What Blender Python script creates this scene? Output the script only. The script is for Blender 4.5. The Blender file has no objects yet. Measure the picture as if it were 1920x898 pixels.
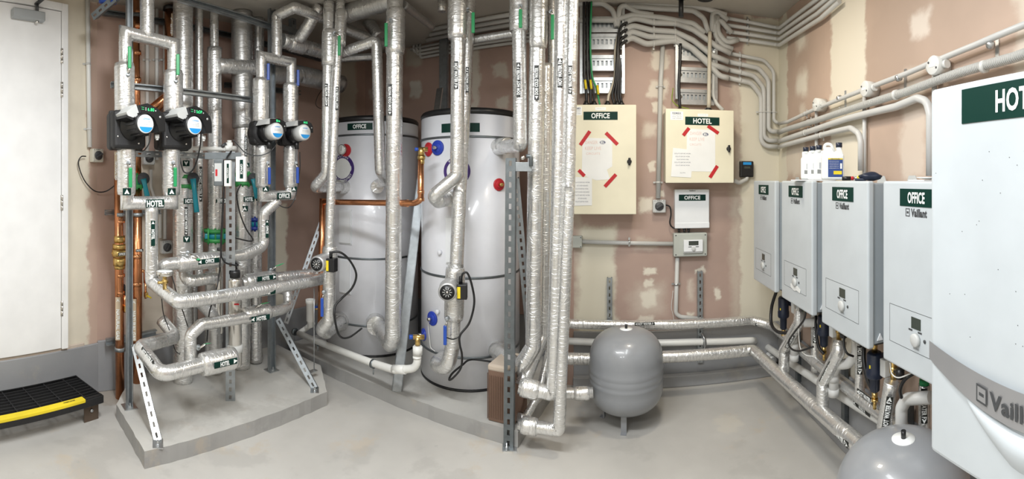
import bpy, bmesh, math, random
from math import sin, cos, pi, radians, sqrt, atan2
from mathutils import Vector, Matrix
random.seed(7)
SC = bpy.context.scene
COL = SC.collection

# ------------------------------------------------------------------ camera
# a cylindrical panorama, as the photograph was taken: FP px per radian, horizon at row HY
FP, HY, EYE = 850.0, 338.0, 1.60
cd = bpy.data.cameras.new('camera'); cam = bpy.data.objects.new('camera', cd); COL.objects.link(cam)
cam.location = (0, 0, EYE); cam.rotation_euler = (radians(90), 0, 0)
cd.type = 'PANO'; cd.panorama_type = 'CENTRAL_CYLINDRICAL'
cd.central_cylindrical_range_u_min = -960.0 / FP; cd.central_cylindrical_range_u_max = 960.0 / FP
cd.central_cylindrical_range_v_min = -(898.0 - HY) / FP; cd.central_cylindrical_range_v_max = HY / FP
cd.central_cylindrical_radius = 1.0
cd.clip_start = 0.01
SC.camera = cam
SC.view_settings.view_transform = 'Standard'; SC.view_settings.look = 'None'
SC.view_settings.gamma = 1.0; SC.view_settings.use_curve_mapping = False
SC.view_settings.exposure = 0.2
SC.cycles.use_denoising = True
SC.cycles.max_bounces = 8; SC.cycles.diffuse_bounces = 4; SC.cycles.glossy_bounces = 5
SC.cycles.sample_clamp_indirect = 6.0
W = bpy.data.worlds.new('world'); SC.world = W; W.use_nodes = True
W.node_tree.nodes['Background'].inputs[0].default_value = (0.9, 0.95, 1, 1)
W.node_tree.nodes['Background'].inputs[1].default_value = 0.05

# lamps of the room: fluorescent battens on the ceiling, above the frame
def area(name, loc, size, energy, col, rot=0.0):
    l = bpy.data.lights.new(name, 'AREA'); l.shape = 'RECTANGLE'; l.size, l.size_y = size
    l.energy = energy; l.color = col
    o = bpy.data.objects.new(name, l); o.location = loc; o.rotation_euler = (0, 0, rot); COL.objects.link(o)
    return o
CEIL = 2.95
area('batten_light', (-0.75, 1.15, CEIL - .06), (1.3, .25), 58, (.96, .985, 1), radians(-24))
area('batten_light', (0.30, 0.95, CEIL - .06), (1.3, .25), 23, (.96, .985, 1), radians(70))
area('batten_light', (-1.2, -0.7, CEIL - .06), (1.3, .25), 46, (.96, .985, 1), 0)
area('batten_light', (0.9, 2.3, CEIL - .06), (.25, .25), 15, (1, .90, .74), 0)

# ------------------------------------------------------------------ geometry of the room, pixel <-> place
def unit(x, y):
    l = sqrt(x * x + y * y); return Vector((x / l, y / l))
PL = {}
def plane(k, o, u):
    u = unit(*u); PL[k] = (Vector(o), u, Vector((u.y, -u.x)))     # n = u x z
A_ = (-2.73, 2.10); K_ = (2.105, 3.156); J_ = (.48, 3.507); T_ = (.55, 3.793); C_ = (-1.585, 4.724)
plane('D', A_, (.093, .996)); plane('L', A_, (.40, .916)); plane('T', T_, (.916, -.40))
plane('B', K_, (.977, -.211)); plane('R', K_, (-.211, -.977))
def P(px, py, d, pl='P'):
    """place of a photograph point: at horizontal distance d ('P') or d off wall pl"""
    t = (px - 960.0) / FP; e = Vector((sin(t), cos(t)))
    if pl == 'P': r = d
    elif pl == 'Z': return Vector((*(e * ((EYE - d) * FP / (py - HY))), d))
    else:
        o, u, n = PL[pl]; q = o + n * d
        r = (q.dot(n)) / e.dot(n)
    v = e * r
    return Vector((v.x, v.y, min(EYE - (py - HY) / FP * r, 2.948)))
def rd(p): return sqrt(p.x ** 2 + p.y ** 2)
def S(px, pl, d=0):      # distance along a wall of a photo column
    p = P(px, HY, d, pl); o, u, n = PL[pl]; return (Vector((p.x, p.y)) - o).dot(u)
class Fr:                # local frame: a right, b out of the wall, c up
    def __init__(s, o, u, n=None, up=(0, 0, 1)):
        s.o = Vector(o); s.u = Vector(u).to_3d().normalized(); s.w = Vector(up).normalized()
        s.n = Vector(n).to_3d().normalized() if n is not None else s.u.cross(s.w)
    def __call__(s, a, b, c): return s.o + s.u * a + s.n * b + s.w * c
def fr(pl, px, py, d): o, u, n = PL[pl]; return Fr(P(px, py, d, pl), u.to_3d())
def frp(px, py, r, yaw=0.0):   # facing the camera (turned by yaw)
    p = P(px, py, r); t = atan2(p.x, p.y) + yaw
    return Fr(p, Vector((cos(t), -sin(t), 0)))

# ------------------------------------------------------------------ materials
MATS = {}
def mat(name, col, rough=.5, metal=0.0, bump=None, emit=None, coat=0.0, var=0.0, vscale=6.0, spec=.5):
    if name in MATS: return MATS[name]
    m = bpy.data.materials.new(name); m.use_nodes = True; N = m.node_tree.nodes; Lk = m.node_tree.links
    b = N['Principled BSDF']; b.inputs['Base Color'].default_value = (*col, 1); b.inputs['Roughness'].default_value = rough
    b.inputs['Metallic'].default_value = metal; b.inputs['Coat Weight'].default_value = coat
    b.inputs['Specular IOR Level'].default_value = spec
    tc = N.new('ShaderNodeTexCoord')
    nz = N.new('ShaderNodeTexNoise'); nz.inputs['Scale'].default_value = vscale; nz.inputs['Detail'].default_value = 5
    Lk.new(tc.outputs['Object'], nz.inputs['Vector'])
    v = max(var, .04)
    cr = N.new('ShaderNodeMapRange'); cr.inputs[1].default_value = .3; cr.inputs[2].default_value = .7
    cr.inputs[3].default_value = 1 - v; cr.inputs[4].default_value = 1 + v; Lk.new(nz.outputs[0], cr.inputs[0])
    mx = N.new('ShaderNodeVectorMath'); mx.operation = 'SCALE'; mx.inputs[0].default_value = col
    Lk.new(cr.outputs[0], mx.inputs['Scale']); Lk.new(mx.outputs[0], b.inputs['Base Color'])
    if bump:
        n2 = N.new('ShaderNodeTexNoise'); n2.inputs['Scale'].default_value = bump[0]; n2.inputs['Detail'].default_value = 4
        Lk.new(tc.outputs['Object'], n2.inputs['Vector'])
        bp = N.new('ShaderNodeBump'); bp.inputs['Strength'].default_value = bump[1]; bp.inputs['Distance'].default_value = .01
        Lk.new(n2.outputs[0], bp.inputs['Height']); Lk.new(bp.outputs[0], b.inputs['Normal'])
    if emit: b.inputs['Emission Color'].default_value = (*emit[0], 1); b.inputs['Emission Strength'].default_value = emit[1]
    MATS[name] = m; return m

def foil_mat(name='foil', seed=0.0, base=.80, rough=.25):
    m = bpy.data.materials.new(name); m.use_nodes = True; N = m.node_tree.nodes; Lk = m.node_tree.links
    b = N['Principled BSDF']; b.inputs['Metallic'].default_value = .80; b.inputs['Roughness'].default_value = rough
    tc = N.new('ShaderNodeTexCoord')
    def mp(sx, sy, src='UV'):
        q = N.new('ShaderNodeMapping'); q.inputs['Scale'].default_value = (sx, sy, 1); q.inputs['Location'].default_value = (seed, seed * 1.7, 0)
        Lk.new(tc.outputs[src], q.inputs[0]); return q
    def mr(src, a, c, lo, hi):
        q = N.new('ShaderNodeMapRange'); q.interpolation_type = 'SMOOTHSTEP'
        for i, v in zip((1, 2, 3, 4), (a, c, lo, hi)): q.inputs[i].default_value = v
        Lk.new(src, q.inputs[0]); return q.outputs[0]
    def ma(op, a, c):
        q = N.new('ShaderNodeMath'); q.operation = op
        for i, v in enumerate((a, c)):
            if isinstance(v, (int, float)): q.inputs[i].default_value = v
            else: Lk.new(v, q.inputs[i])
        return q.outputs[0]
    # creases that run round the pipe, partly broken
    nz = N.new('ShaderNodeTexNoise'); nz.inputs['Scale'].default_value = 1; nz.inputs['Detail'].default_value = 3
    Lk.new(mp(14, 14).outputs[0], nz.inputs['Vector'])
    ad = N.new('ShaderNodeVectorMath'); ad.operation = 'MULTIPLY_ADD'; ad.inputs[1].default_value = (.55, .55, 0)
    Lk.new(nz.outputs[1], ad.inputs[0]); Lk.new(mp(9, 40).outputs[0], ad.inputs[2])
    vo = N.new('ShaderNodeTexVoronoi'); vo.feature = 'DISTANCE_TO_EDGE'; vo.inputs['Scale'].default_value = 1.0
    Lk.new(ad.outputs[0], vo.inputs['Vector'])
    ridge = mr(vo.outputs['Distance'], 0.0, .055, 1.0, 0.0)
    fine = N.new('ShaderNodeTexNoise'); fine.inputs['Scale'].default_value = 1; fine.inputs['Detail'].default_value = 6; fine.inputs['Roughness'].default_value = .62
    Lk.new(mp(26, 90).outputs[0], fine.inputs['Vector'])
    big = N.new('ShaderNodeTexNoise'); big.inputs['Scale'].default_value = 1; big.inputs['Detail'].default_value = 2
    Lk.new(mp(7, 11).outputs[0], big.inputs['Vector'])
    gate = mr(big.outputs[0], .38, .56, .15, 1.0)
    h = ma('ADD', ma('MULTIPLY', ma('MULTIPLY', ridge, gate), .55), ma('ADD', ma('MULTIPLY', fine.outputs[0], .55), ma('MULTIPLY', big.outputs[0], .55)))
    bp = N.new('ShaderNodeBump'); bp.inputs['Strength'].default_value = .55; bp.inputs['Distance'].default_value = .0045
    Lk.new(h, bp.inputs['Height']); Lk.new(bp.outputs[0], b.inputs['Normal'])
    c = mr(fine.outputs[0], .3, .75, base * .84, base * 1.04)
    cc = N.new('ShaderNodeCombineColor'); Lk.new(c, cc.inputs[0]); Lk.new(c, cc.inputs[1]); Lk.new(ma('MULTIPLY', c, .985), cc.inputs[2])
    Lk.new(cc.outputs[0], b.inputs['Base Color'])
    rr = mr(big.outputs[0], .3, .7, rough - .06, rough + .12); Lk.new(rr, b.inputs['Roughness'])
    MATS[name] = m; return m
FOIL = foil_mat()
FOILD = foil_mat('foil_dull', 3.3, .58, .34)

def corr_mat():
    m = mat('corrugated_conduit_plastic', (.66, .66, .63), .42); N = m.node_tree.nodes; Lk = m.node_tree.links
    tc = N.new('ShaderNodeTexCoord'); wv = N.new('ShaderNodeTexWave'); wv.bands_direction = 'Y'; wv.inputs['Scale'].default_value = 34
    Lk.new(tc.outputs['UV'], wv.inputs['Vector']); bp = N.new('ShaderNodeBump'); bp.inputs['Strength'].default_value = .9; bp.inputs['Distance'].default_value = .006
    Lk.new(wv.outputs[1], bp.inputs['Height']); Lk.new(bp.outputs[0], N['Principled BSDF'].inputs['Normal']); return m
CORR = corr_mat()
CORRF = mat('fine_ribbed_conduit_plastic', (.50, .50, .48), .45); _n = CORRF.node_tree.nodes; _t = _n.new('ShaderNodeTexCoord'); _w = _n.new('ShaderNodeTexWave'); _w.bands_direction = 'Y'; _w.inputs['Scale'].default_value = 60; _b = _n.new('ShaderNodeBump'); _b.inputs['Strength'].default_value = .25; _b.inputs['Distance'].default_value = .003
CORRF.node_tree.links.new(_t.outputs['UV'], _w.inputs['Vector']); CORRF.node_tree.links.new(_w.outputs[1], _b.inputs['Height']); CORRF.node_tree.links.new(_b.outputs[0], _n['Principled BSDF'].inputs['Normal'])
WHITE = mat('white_enamel', (.80, .82, .84), .28, coat=.2)
TANKW = mat('tank_white_enamel', (.79, .80, .84), .25, coat=.3)
BOILW = mat('boiler_white_enamel', (.52, .56, .585), .34, coat=.1)
BOILS = mat('boiler_side_grey', (.34, .38, .41), .38)
DOORM = mat('door_paint', (.84, .84, .83), .45)
CREAM = mat('cabinet_cream', (.76, .72, .56), .4)
PVC = mat('grey_pvc', (.60, .60, .585), .4)
PVCW = mat('white_pvc', (.74, .74, .71), .35)
CDT = mat('conduit_grey', (.55, .55, .53), .42)
BLK = mat('black_plastic', (.011, .011, .012), .38)
BLKM = mat('matte_black', (.011, .011, .012), .5, bump=(300, .3))
NAVY = mat('navy_filter_plastic', (.011, .018, .040), .4)
STEEL = mat('galvanised_steel', (.36, .39, .41), .42, .85, bump=(90, .03), var=.12, vscale=25)
STEELD = mat('dark_galvanised_steel', (.17, .19, .20), .45, .8, var=.15, vscale=20)
ZINC = mat('bright_zinc', (.56, .58, .59), .32, .92, var=.1, vscale=30)
CHROME = mat('stainless_steel', (.72, .70, .66), .22, 1.0, var=.08)
COPPER = mat('copper', (.62, .27, .13), .26, 1.0, bump=(60, .08), var=.22, vscale=9)
COPPERB = mat('bright_copper', (.80, .37, .18), .2, 1.0, var=.15, vscale=9)
BRASS = mat('brass', (.66, .46, .17), .3, 1.0, var=.15, vscale=30)
GREEN = mat('green_lever', (.015, .30, .10), .38)
BLUE = mat('blue_lever', (.015, .07, .38), .38)
TEAL = mat('teal_lever', (.01, .22, .28), .4)
GRN2 = mat('green_valve_flange', (.03, .25, .06), .45)
DKBLU = mat('dark_blue_valve', (.01, .03, .22), .4)
SIGN = mat('sign_dark_green', (.002, .030, .022), .5, spec=.2)
SIGNT = mat('sign_white', (.85, .87, .86), .45)
LBLK = mat('label_black', (.012, .014, .012), .45)
YEL = mat('yellow_paint', (.80, .62, .02), .5, var=.1)
RED = mat('red_tape', (.48, .012, .018), .5)
PAPER = mat('paper', (.80, .81, .80), .7)
GREY = mat('vessel_grey_paint', (.25, .26, .275), .3, coat=.25)
LCD = mat('lcd_glass', (.05, .06, .05), .2)
LEDG = mat('green_led_digits', (.02, .3, .08), .4, emit=((.05, .9, .3), 1.6))
DKG = mat('dark_grey_plastic', (.055, .058, .062), .45)
LG = mat('light_grey_plastic', (.55, .56, .55), .45)
SILV = mat('silver_trim', (.42, .42, .43), .35, .6)
TRED = mat('red_ring', (.5, .02, .03), .35)
TBLU = mat('blue_ring', (.02, .05, .4), .35)
PURP = mat('purple_sticker', (.05, .02, .16), .45)
NGAS = mat('gas_label_beige', (.62, .50, .36), .55)
BROWNP = mat('exchanger_brown', (.20, .125, .09), .38, .35, var=.1)
INKP = mat('ink_pale_red', (.72, .52, .47), .7); INKB = mat('ink_dark', (.12, .13, .18), .7)
SKYB = mat('label_sky_blue', (.02, .30, .72), .4)
TAN = mat('cardboard_tan', (.5, .42, .34), .7)

# ------------------------------------------------------------------ mesh builder
class MB:
    def __init__(s): s.v = []; s.f = []; s.uv = []; s.mi = []; s.sm = []; s.mats = []
    def mid(s, m):
        if m not in s.mats: s.mats.append(m)
        return s.mats.index(m)
    def face(s, idx, m, uv=None, smooth=False):
        s.f.append(idx); s.mi.append(s.mid(m)); s.uv.append(uv or [(s.v[i].x, s.v[i].z) for i in idx]); s.sm.append(smooth)
    def box(s, F, a0, a1, b0, b1, c0, c1, m, bev=0.0, seg=2):
        if a1 < a0: a0, a1 = a1, a0
        if b1 < b0: b0, b1 = b1, b0
        if c1 < c0: c0, c1 = c1, c0
        if bev <= 0:
            k = len(s.v)
            for a, b, c in ((a0, b0, c0), (a1, b0, c0), (a1, b1, c0), (a0, b1, c0), (a0, b0, c1), (a1, b0, c1), (a1, b1, c1), (a0, b1, c1)):
                s.v.append(F(a, b, c))
            for q in ((0, 3, 2, 1), (4, 5, 6, 7), (0, 1, 5, 4), (1, 2, 6, 5), (2, 3, 7, 6), (3, 0, 4, 7)):
                s.face([k + i for i in q][::-1], m)
            return s
        bm = bmesh.new(); bmesh.ops.create_cube(bm, size=1)
        for v in bm.verts: v.co = Vector(((a0 + a1) / 2 + v.co.x * (a1 - a0), (b0 + b1) / 2 + v.co.y * (b1 - b0), (c0 + c1) / 2 + v.co.z * (c1 - c0)))
        bev = min(bev, (a1 - a0) * .45, (b1 - b0) * .45, (c1 - c0) * .45)
        bmesh.ops.bevel(bm, geom=bm.edges[:] + bm.verts[:], offset=bev, segments=seg, affect='EDGES', profile=.5)
        return s.bm(bm, F, m)
    def bm(s, bm, F, m, smooth=False):
        k = len(s.v); bm.verts.index_update()
        for v in bm.verts: s.v.append(F(*v.co))
        for f in bm.faces: s.face([k + v.index for v in f.verts][::-1], m, smooth=smooth)
        bm.free(); return s
    def prism(s, F, poly, b0, b1, m, m2=None):     # outline in (a, c), extruded along b
        k = len(s.v); n = len(poly)
        for b in (b0, b1):
            for a, c in poly: s.v.append(F(a, b, c))
        s.face([k + i for i in range(n)], m); s.face([k + n + i for i in range(n)][::-1], m2 or m)
        for i in range(n):
            j = (i + 1) % n; s.face([k + i, k + j, k + n + j, k + n + i][::-1], m)
        return s
    def lathe(s, F, prof, m, seg=32, axis='c', smooth=True, arc=None):  # prof (radius, height)
        k = len(s.v); nr = len(prof)
        for r, h in prof:
            for i in range(seg):
                t = 2 * pi * i / seg
                x, y = r * cos(t), r * sin(t)
                s.v.append(F(x, y, h) if axis == 'c' else (F(x, h, y) if axis == 'b' else F(h, x, y)))
        for j in range(nr - 1):
            for i in range(seg):
                i2 = (i + 1) % seg
                a, b, c, d = k + j * seg + i, k + j * seg + i2, k + (j + 1) * seg + i2, k + (j + 1) * seg + i
                R = max(prof[j][0], .01)
                s.face([a, b, c, d], m, [(i / seg * 6.28 * R, prof[j][1]), ((i + 1) / seg * 6.28 * R, prof[j][1]), ((i + 1) / seg * 6.28 * R, prof[j + 1][1]), (i / seg * 6.28 * R, prof[j + 1][1])], smooth)
        for j, rev in ((0, True), (nr - 1, False)):
            if prof[j][0] > 1e-4:
                q = [k + j * seg + i for i in range(seg)]
                s.face(q[::-1] if rev else q, m)
        return s
    def cyl(s, p0, p1, r, m, r1=None, seg=20, cap=True):
        return s.tube([Vector(p0), Vector(p1)], [r, r if r1 is None else r1], m, seg=seg)
    def tube(s, pts, rad, m, seg=16, noise=0.0, step=None, flat=1.0, closed=False):
        pts = [Vector(p) for p in pts]; n = len(pts)
        rad = rad if isinstance(rad, (list, tuple)) else [rad] * n
        if step:                                     # subdivide long spans
            q = [pts[0]]; rr = [rad[0]]
            for i in range(1, n):
                L = (pts[i] - pts[i - 1]).length; kk = max(1, int(L / step))
                for j in range(1, kk + 1):
                    f = j / kk; q.append(pts[i - 1].lerp(pts[i], f)); rr.append(rad[i - 1] * (1 - f) + rad[i] * f)
            pts, rad, n = q, rr, len(q)
        T = []
        for i in range(n):
            a = pts[i] - pts[i - 1] if i else pts[1] - pts[0]
            b = pts[i + 1] - pts[i] if i < n - 1 else a
            if a.length < 1e-9: a = b
            if b.length < 1e-9: b = a
            t = a.normalized() + b.normalized(); T.append(t.normalized() if t.length > 1e-6 else a.normalized())
        MI = [None] * n
        for i in range(1, n - 1):
            a, b = (pts[i] - pts[i - 1]), (pts[i + 1] - pts[i])
            if a.length < 1e-6 or b.length < 1e-6: continue
            a.normalize(); b.normalize(); ch = max(T[i].dot(a), .5); d = b - a
            if ch < .992 and d.length > 1e-4: MI[i] = (d.normalized(), 1 / ch - 1)
        x = T[0].orthogonal().normalized(); k = len(s.v); L = 0; Ls = []; off = random.random() * 5
        for i in range(n):
            if i:
                L += (pts[i] - pts[i - 1]).length
                x = (x - T[i] * x.dot(T[i])); x = x.normalized() if x.length > 1e-6 else T[i].orthogonal().normalized()
            y = T[i].cross(x); Ls.append(L + off)
            for j in range(seg):
                a = 2 * pi * j / seg
                r = rad[i] * (1 + (noise * (random.random() - .5) * 2 if noise else 0))
                w = (x * cos(a) + y * sin(a) * flat) * r
                if MI[i]: w = w + MI[i][0] * (w.dot(MI[i][0]) * MI[i][1])
                s.v.append(pts[i] + w)
        R = max(rad)
        for i in range(n - 1):
            for j in range(seg):
                j2 = (j + 1) % seg; u0, u1 = j / seg * 6.283 * R, (j + 1) / seg * 6.283 * R
                s.face([k + i * seg + j, k + i * seg + j2, k + (i + 1) * seg + j2, k + (i + 1) * seg + j], m,
                       [(u0, Ls[i]), (u1, Ls[i]), (u1, Ls[i + 1]), (u0, Ls[i + 1])], True)
        s.face([k + j for j in range(seg)][::-1], m); s.face([k + (n - 1) * seg + j for j in range(seg)], m)
        return s
    def build(s, name, parent=None, origin=None):
        if origin is None: origin = parent['_o'] if parent is not None and '_o' in parent else None
        if origin is None:
            origin = Vector((sum(v.x for v in s.v) / len(s.v), sum(v.y for v in s.v) / len(s.v), min(v.z for v in s.v)))
        o3 = Vector(origin)
        me = bpy.data.meshes.new(name); me.from_pydata([v - o3 for v in s.v], [], s.f)
        for m in s.mats: me.materials.append(m)
        uvl = me.uv_layers.new(name='UVMap')
        li = 0; flat = []
        for u in s.uv:
            for q in u: flat += [q[0], q[1]]
        uvl.data.foreach_set('uv', flat)
        me.polygons.foreach_set('material_index', s.mi); me.polygons.foreach_set('use_smooth', s.sm); me.update()
        o = bpy.data.objects.new(name, me); COL.objects.link(o)
        if parent is not None:
            o.parent = parent
            ORG[o.name] = o3
        else:
            o.location = o3
            ORG[o.name] = o3
        return o
ORG = {}
def build(mb, name, parent=None, label=None):
    org = ORG[parent.name] if parent is not None else None
    o = mb.build(name, parent, org)
    if label: o['label'] = label
    return o
def tag(o, label, cat, group=None, kind=None):
    o['label'] = label; o['category'] = cat
    if group: o['group'] = group
    if kind: o['kind'] = kind
    return o
def thing(name, label, cat, loc, group=None):
    o = bpy.data.objects.new(name, None); COL.objects.link(o); o.location = Vector(loc); ORG[o.name] = Vector(loc)
    o.empty_display_size = .05
    return tag(o, label, cat, group)
def struct(o): o['kind'] = 'structure'; return o

def fillet(pts, rad, n=6):
    pts = [Vector(p) for p in pts]; out = [pts[0]]
    for i in range(1, len(pts) - 1):
        a, b, c = pts[i - 1], pts[i], pts[i + 1]; u, w = (a - b), (c - b)
        lu, lw = u.length, w.length; u.normalize(); w.normalize()
        ang = u.angle(w, pi)
        if ang > pi - .03 or rad <= 0: out.append(b); continue
        t = min(rad / math.tan(ang / 2), lu * .48, lw * .48); r = t * math.tan(ang / 2)
        p, q = b + u * t, b + w * t; bis = (u + w).normalized(); c0 = b + bis * (r / sin(ang / 2))
        for k in range(n + 1):
            f = k / n; v = (p - c0).lerp(q - c0, f)
            out.append(c0 + v.normalized() * r)
    out.append(pts[-1]); return out
def spline(pts, n=7):
    pts = [Vector(p) for p in pts]; q = [pts[0] * 2 - pts[1]] + pts + [pts[-1] * 2 - pts[-2]]; out = []
    for i in range(1, len(q) - 2):
        p0, p1, p2, p3 = q[i - 1:i + 3]
        for k in range(n):
            t = k / n
            out.append(.5 * ((2 * p1) + (p2 - p0) * t + (2 * p0 - 5 * p1 + 4 * p2 - p3) * t * t + (3 * p1 - p0 - 3 * p2 + p3) * t ** 3))
    out.append(pts[-1]); return out

# ------------------------------------------------------------------ lettering
_TX = {}
def text_mesh(st, bold=.03):
    key = (st, bold)
    if key in _TX: return _TX[key]
    c = bpy.data.curves.new('t', 'FONT'); c.body = st; c.size = 1; c.offset = bold; c.resolution_u = 3; c.space_character = 1.06
    o = bpy.data.objects.new('t', c); COL.objects.link(o); dg = bpy.context.evaluated_depsgraph_get(); dg.update()
    me = bpy.data.meshes.new_from_object(o.evaluated_get(dg))
    bm = bmesh.new(); bm.from_mesh(me); ys = [v.co.y for v in bm.verts]; y0, y1 = min(ys), max(ys)
    for i in range(1, 6):     # cut across, so that lettering can follow round pipes
        bmesh.ops.bisect_plane(bm, geom=bm.verts[:] + bm.edges[:] + bm.faces[:], plane_co=(0, y0 + (y1 - y0) * i / 6, 0), plane_no=(0, 1, 0))
    bm.to_mesh(me); bm.free()
    vs = [(v.co.x, v.co.y) for v in me.vertices]; fs = [list(p.vertices) for p in me.polygons]
    bpy.data.objects.remove(o); bpy.data.curves.remove(c); bpy.data.meshes.remove(me)
    x0, x1 = min(v[0] for v in vs), max(v[0] for v in vs); y0, y1 = min(v[1] for v in vs), max(v[1] for v in vs)
    vs = [((x - x0) / (x1 - x0) - .5, (y - y0) / (y1 - y0) - .5) for x, y in vs]
    _TX[key] = (vs, fs); return _TX[key]
def put_text(mb, F, st, cx, cy, w, h, b, m, bold=.03):
    vs, fs = text_mesh(st, bold); k = len(mb.v)
    for x, y in vs: mb.v.append(F(cx + x * w, b, cy + y * h))
    for f in fs:
        mb.face([k + i for i in f], m)
class Cyl:   # frame bent round a pipe: a along the axis, c round it
    def __init__(s, p, w, n, R): s.p, s.w, s.R = Vector(p), Vector(w).normalized(), R; n = Vector(n); s.n = (n - s.w * n.dot(s.w)).normalized(); s.m = s.n.cross(s.w)
    def __call__(s, a, b, c):
        R = s.R + b; t = c / s.R; return s.p + s.w * a + (s.n * cos(t) + s.m * sin(t)) * R
def tri(mb, F, cx, cy, s, d, b, m):    # arrow head pointing along a (d=+-1)
    k = len(mb.v)
    for a, c in ((-.5, -.5), (.5, 0), (-.5, .5)): mb.v.append(F(cx + a * s * d, b, cy + c * s))
    mb.face([k, k + 1, k + 2], m)
def band(mb, F, L, Wd, m, b=.0012, n=6):
    k = len(mb.v)
    for i in range(n + 1):
        c = -Wd / 2 + Wd * i / n
        for a in (-L / 2, L / 2): mb.v.append(F(a, b, c))
    for i in range(n): mb.face([k + 2 * i, k + 2 * i + 1, k + 2 * i + 3, k + 2 * i + 2], m)
def pipe_label(parent, px, py, r, pw, st, L, Wd, w, kind='b', off=0.0, arrow=0, tw=None):
    """wrap a printed label on the pipe passing behind photo point px,py at distance r; pw pipe radius (m)"""
    p = P(px, py, r); n = Vector((-p.x, -p.y, 0)).normalized(); w = Vector(w).normalized()
    n = (n - w * n.dot(w)).normalized(); ax = p - n * 0
    F = Cyl(p, w, n, pw + .004)
    mb = MB(); bg = {'b': LBLK, 'g': SIGN, 'n': NGAS}[kind]; band(mb, F, L, Wd, bg, .001)
    lb = build(mb, 'pipe_label', parent, {'b': 'black and white printed pipe label', 'g': 'dark green printed label', 'n': 'beige printed gas label'}[kind])
    t = MB()
    if st: put_text(t, F, st, -arrow * L * .04, 0, (tw or .78) * L, Wd * .74, .0022, SIGNT, .045)
    if t.v: build(t, 'lettering', lb)
    if arrow: t = MB(); tri(t, F, arrow * L * .43, 0, Wd * .7, arrow, .0022, SIGNT); build(t, 'arrow', lb)
    return lb
def sign(parent, F, w, h, st, tw=.42, th=.62, b=0.0, m=None, tm=None, name='sign', bold=.03, dx=0):
    mb = MB(); mb.box(F, -w / 2, w / 2, b, b + .0015, -h / 2, h / 2, m or SIGN)
    o = build(mb, name, parent, 'dark green sign' if m is None else None); t = MB()
    put_text(t, F, st, dx, 0, w * tw, h * th, b + .0025, tm or SIGNT, bold); build(t, 'lettering', o); return o

# ------------------------------------------------------------------ builders of kinds
def pipe(name, label, cat, pts, w, m=None, pl='L', fil=None, group=None, sleeves=(), caps=None, noise=.02, R=None, seg=20):
    """pts (px,py,d[,plane]); w photo width in px at the first point; sleeves: (i0 fraction t0,t1 between px,py..)"""
    m = m or FOIL; p3 = [P(q[0], q[1], q[2], q[3] if len(q) > 3 else pl) for q in pts]
    r = R or w / 2 * rd(p3[0]) / FP
    path = fillet(p3, r * 1.25 if fil is None else fil)
    mb = MB(); isf = m in (FOIL, FOILD)
    mb.tube(path, r, m, seg=seg, noise=noise if isf else 0, step=.03 if isf else None)
    if not sleeves:
        o = build(mb, name); tag(o, label, cat, group); o['r'] = r; return o
    t = thing(name, label, cat, p3[-1], group); build(mb, 'pipe_run', t)
    for s in sleeves:
        a = P(s[0], s[1], s[4], s[5] if len(s) > 5 else pl); b = P(s[2], s[3], s[4] if len(s) < 7 else s[6], s[5] if len(s) > 5 else pl)
        R2 = (s[7] if len(s) > 7 else r * 1.3); d = (b - a); e = min(.03, d.length * .2); u = d.normalized()
        sb = MB(); sb.tube([a, a + u * e * .15, a + u * e, b - u * e, b - u * e * .15, b], [r * 1.02, R2 * .93, R2, R2, R2 * .93, r * 1.02], FOIL, seg=22, noise=.015, step=.03)
        build(sb, 'insulation_sleeve', t)
    t['r'] = r; return t
def strut(mb, p0, p1, out, w=.041, dp=.035, m=None, slot=True, pitch=.055, th=.0035):
    """slotted channel: web faces `out`"""
    m = m or STEEL; p0, p1 = Vector(p0), Vector(p1); ax = (p1 - p0); L = ax.length; ax.normalize()
    o = Vector(out); o = (o - ax * o.dot(ax)).normalized(); u = o.cross(ax)
    F = Fr(p0, u, o, ax)
    mb.box(F, -w / 2, -w / 2 + th, -dp, 0, 0, L, m); mb.box(F, w / 2 - th, w / 2, -dp, 0, 0, L, m)
    mb.box(F, -w / 2, -w / 2 + .009, -dp, -dp + th, 0, L, m); mb.box(F, w / 2 - .009, w / 2, -dp, -dp + th, 0, L, m)
    if not slot: mb.box(F, -w / 2 + th, w / 2 - th, -th, 0, 0, L, m); return
    sw = w * .14
    mb.box(F, -w / 2 + th, -sw, -th, 0, 0, L, m); mb.box(F, sw, w / 2 - th, -th, 0, 0, L, m)
    n = max(1, int(L / pitch)); q = L / n
    for i in range(n + 1):
        a = max(0, i * q - q * .25); b = min(L, i * q + q * .25); mb.box(F, -sw, sw, -th, 0, a, b, m)
def channel_thing(name, label, p0, p1, out, group=None, plate=None, **k):
    mb = MB(); strut(mb, p0, p1, out, **k)
    if plate is None:
        return tag(build(mb, name), label, 'metal channel', group)
    t = thing(name, label, 'metal channel', plate, group); build(mb, 'channel', t)
    q = MB(); F = Fr(plate, Vector(out).to_3d().normalized().cross(Vector((0, 0, 1))))
    q.box(F, -.045, .045, -.03, .06, 0, .006, ZINC); build(q, 'base_plate', t)
    q = MB(); q.lathe(Fr(F(0, .035, .006), F.u), [(.011, 0), (.011, .009), (.006, .01), (.006, .03), (0, .03)], ZINC, 6, smooth=False); build(q, 'bolt', t)
    return t
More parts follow.
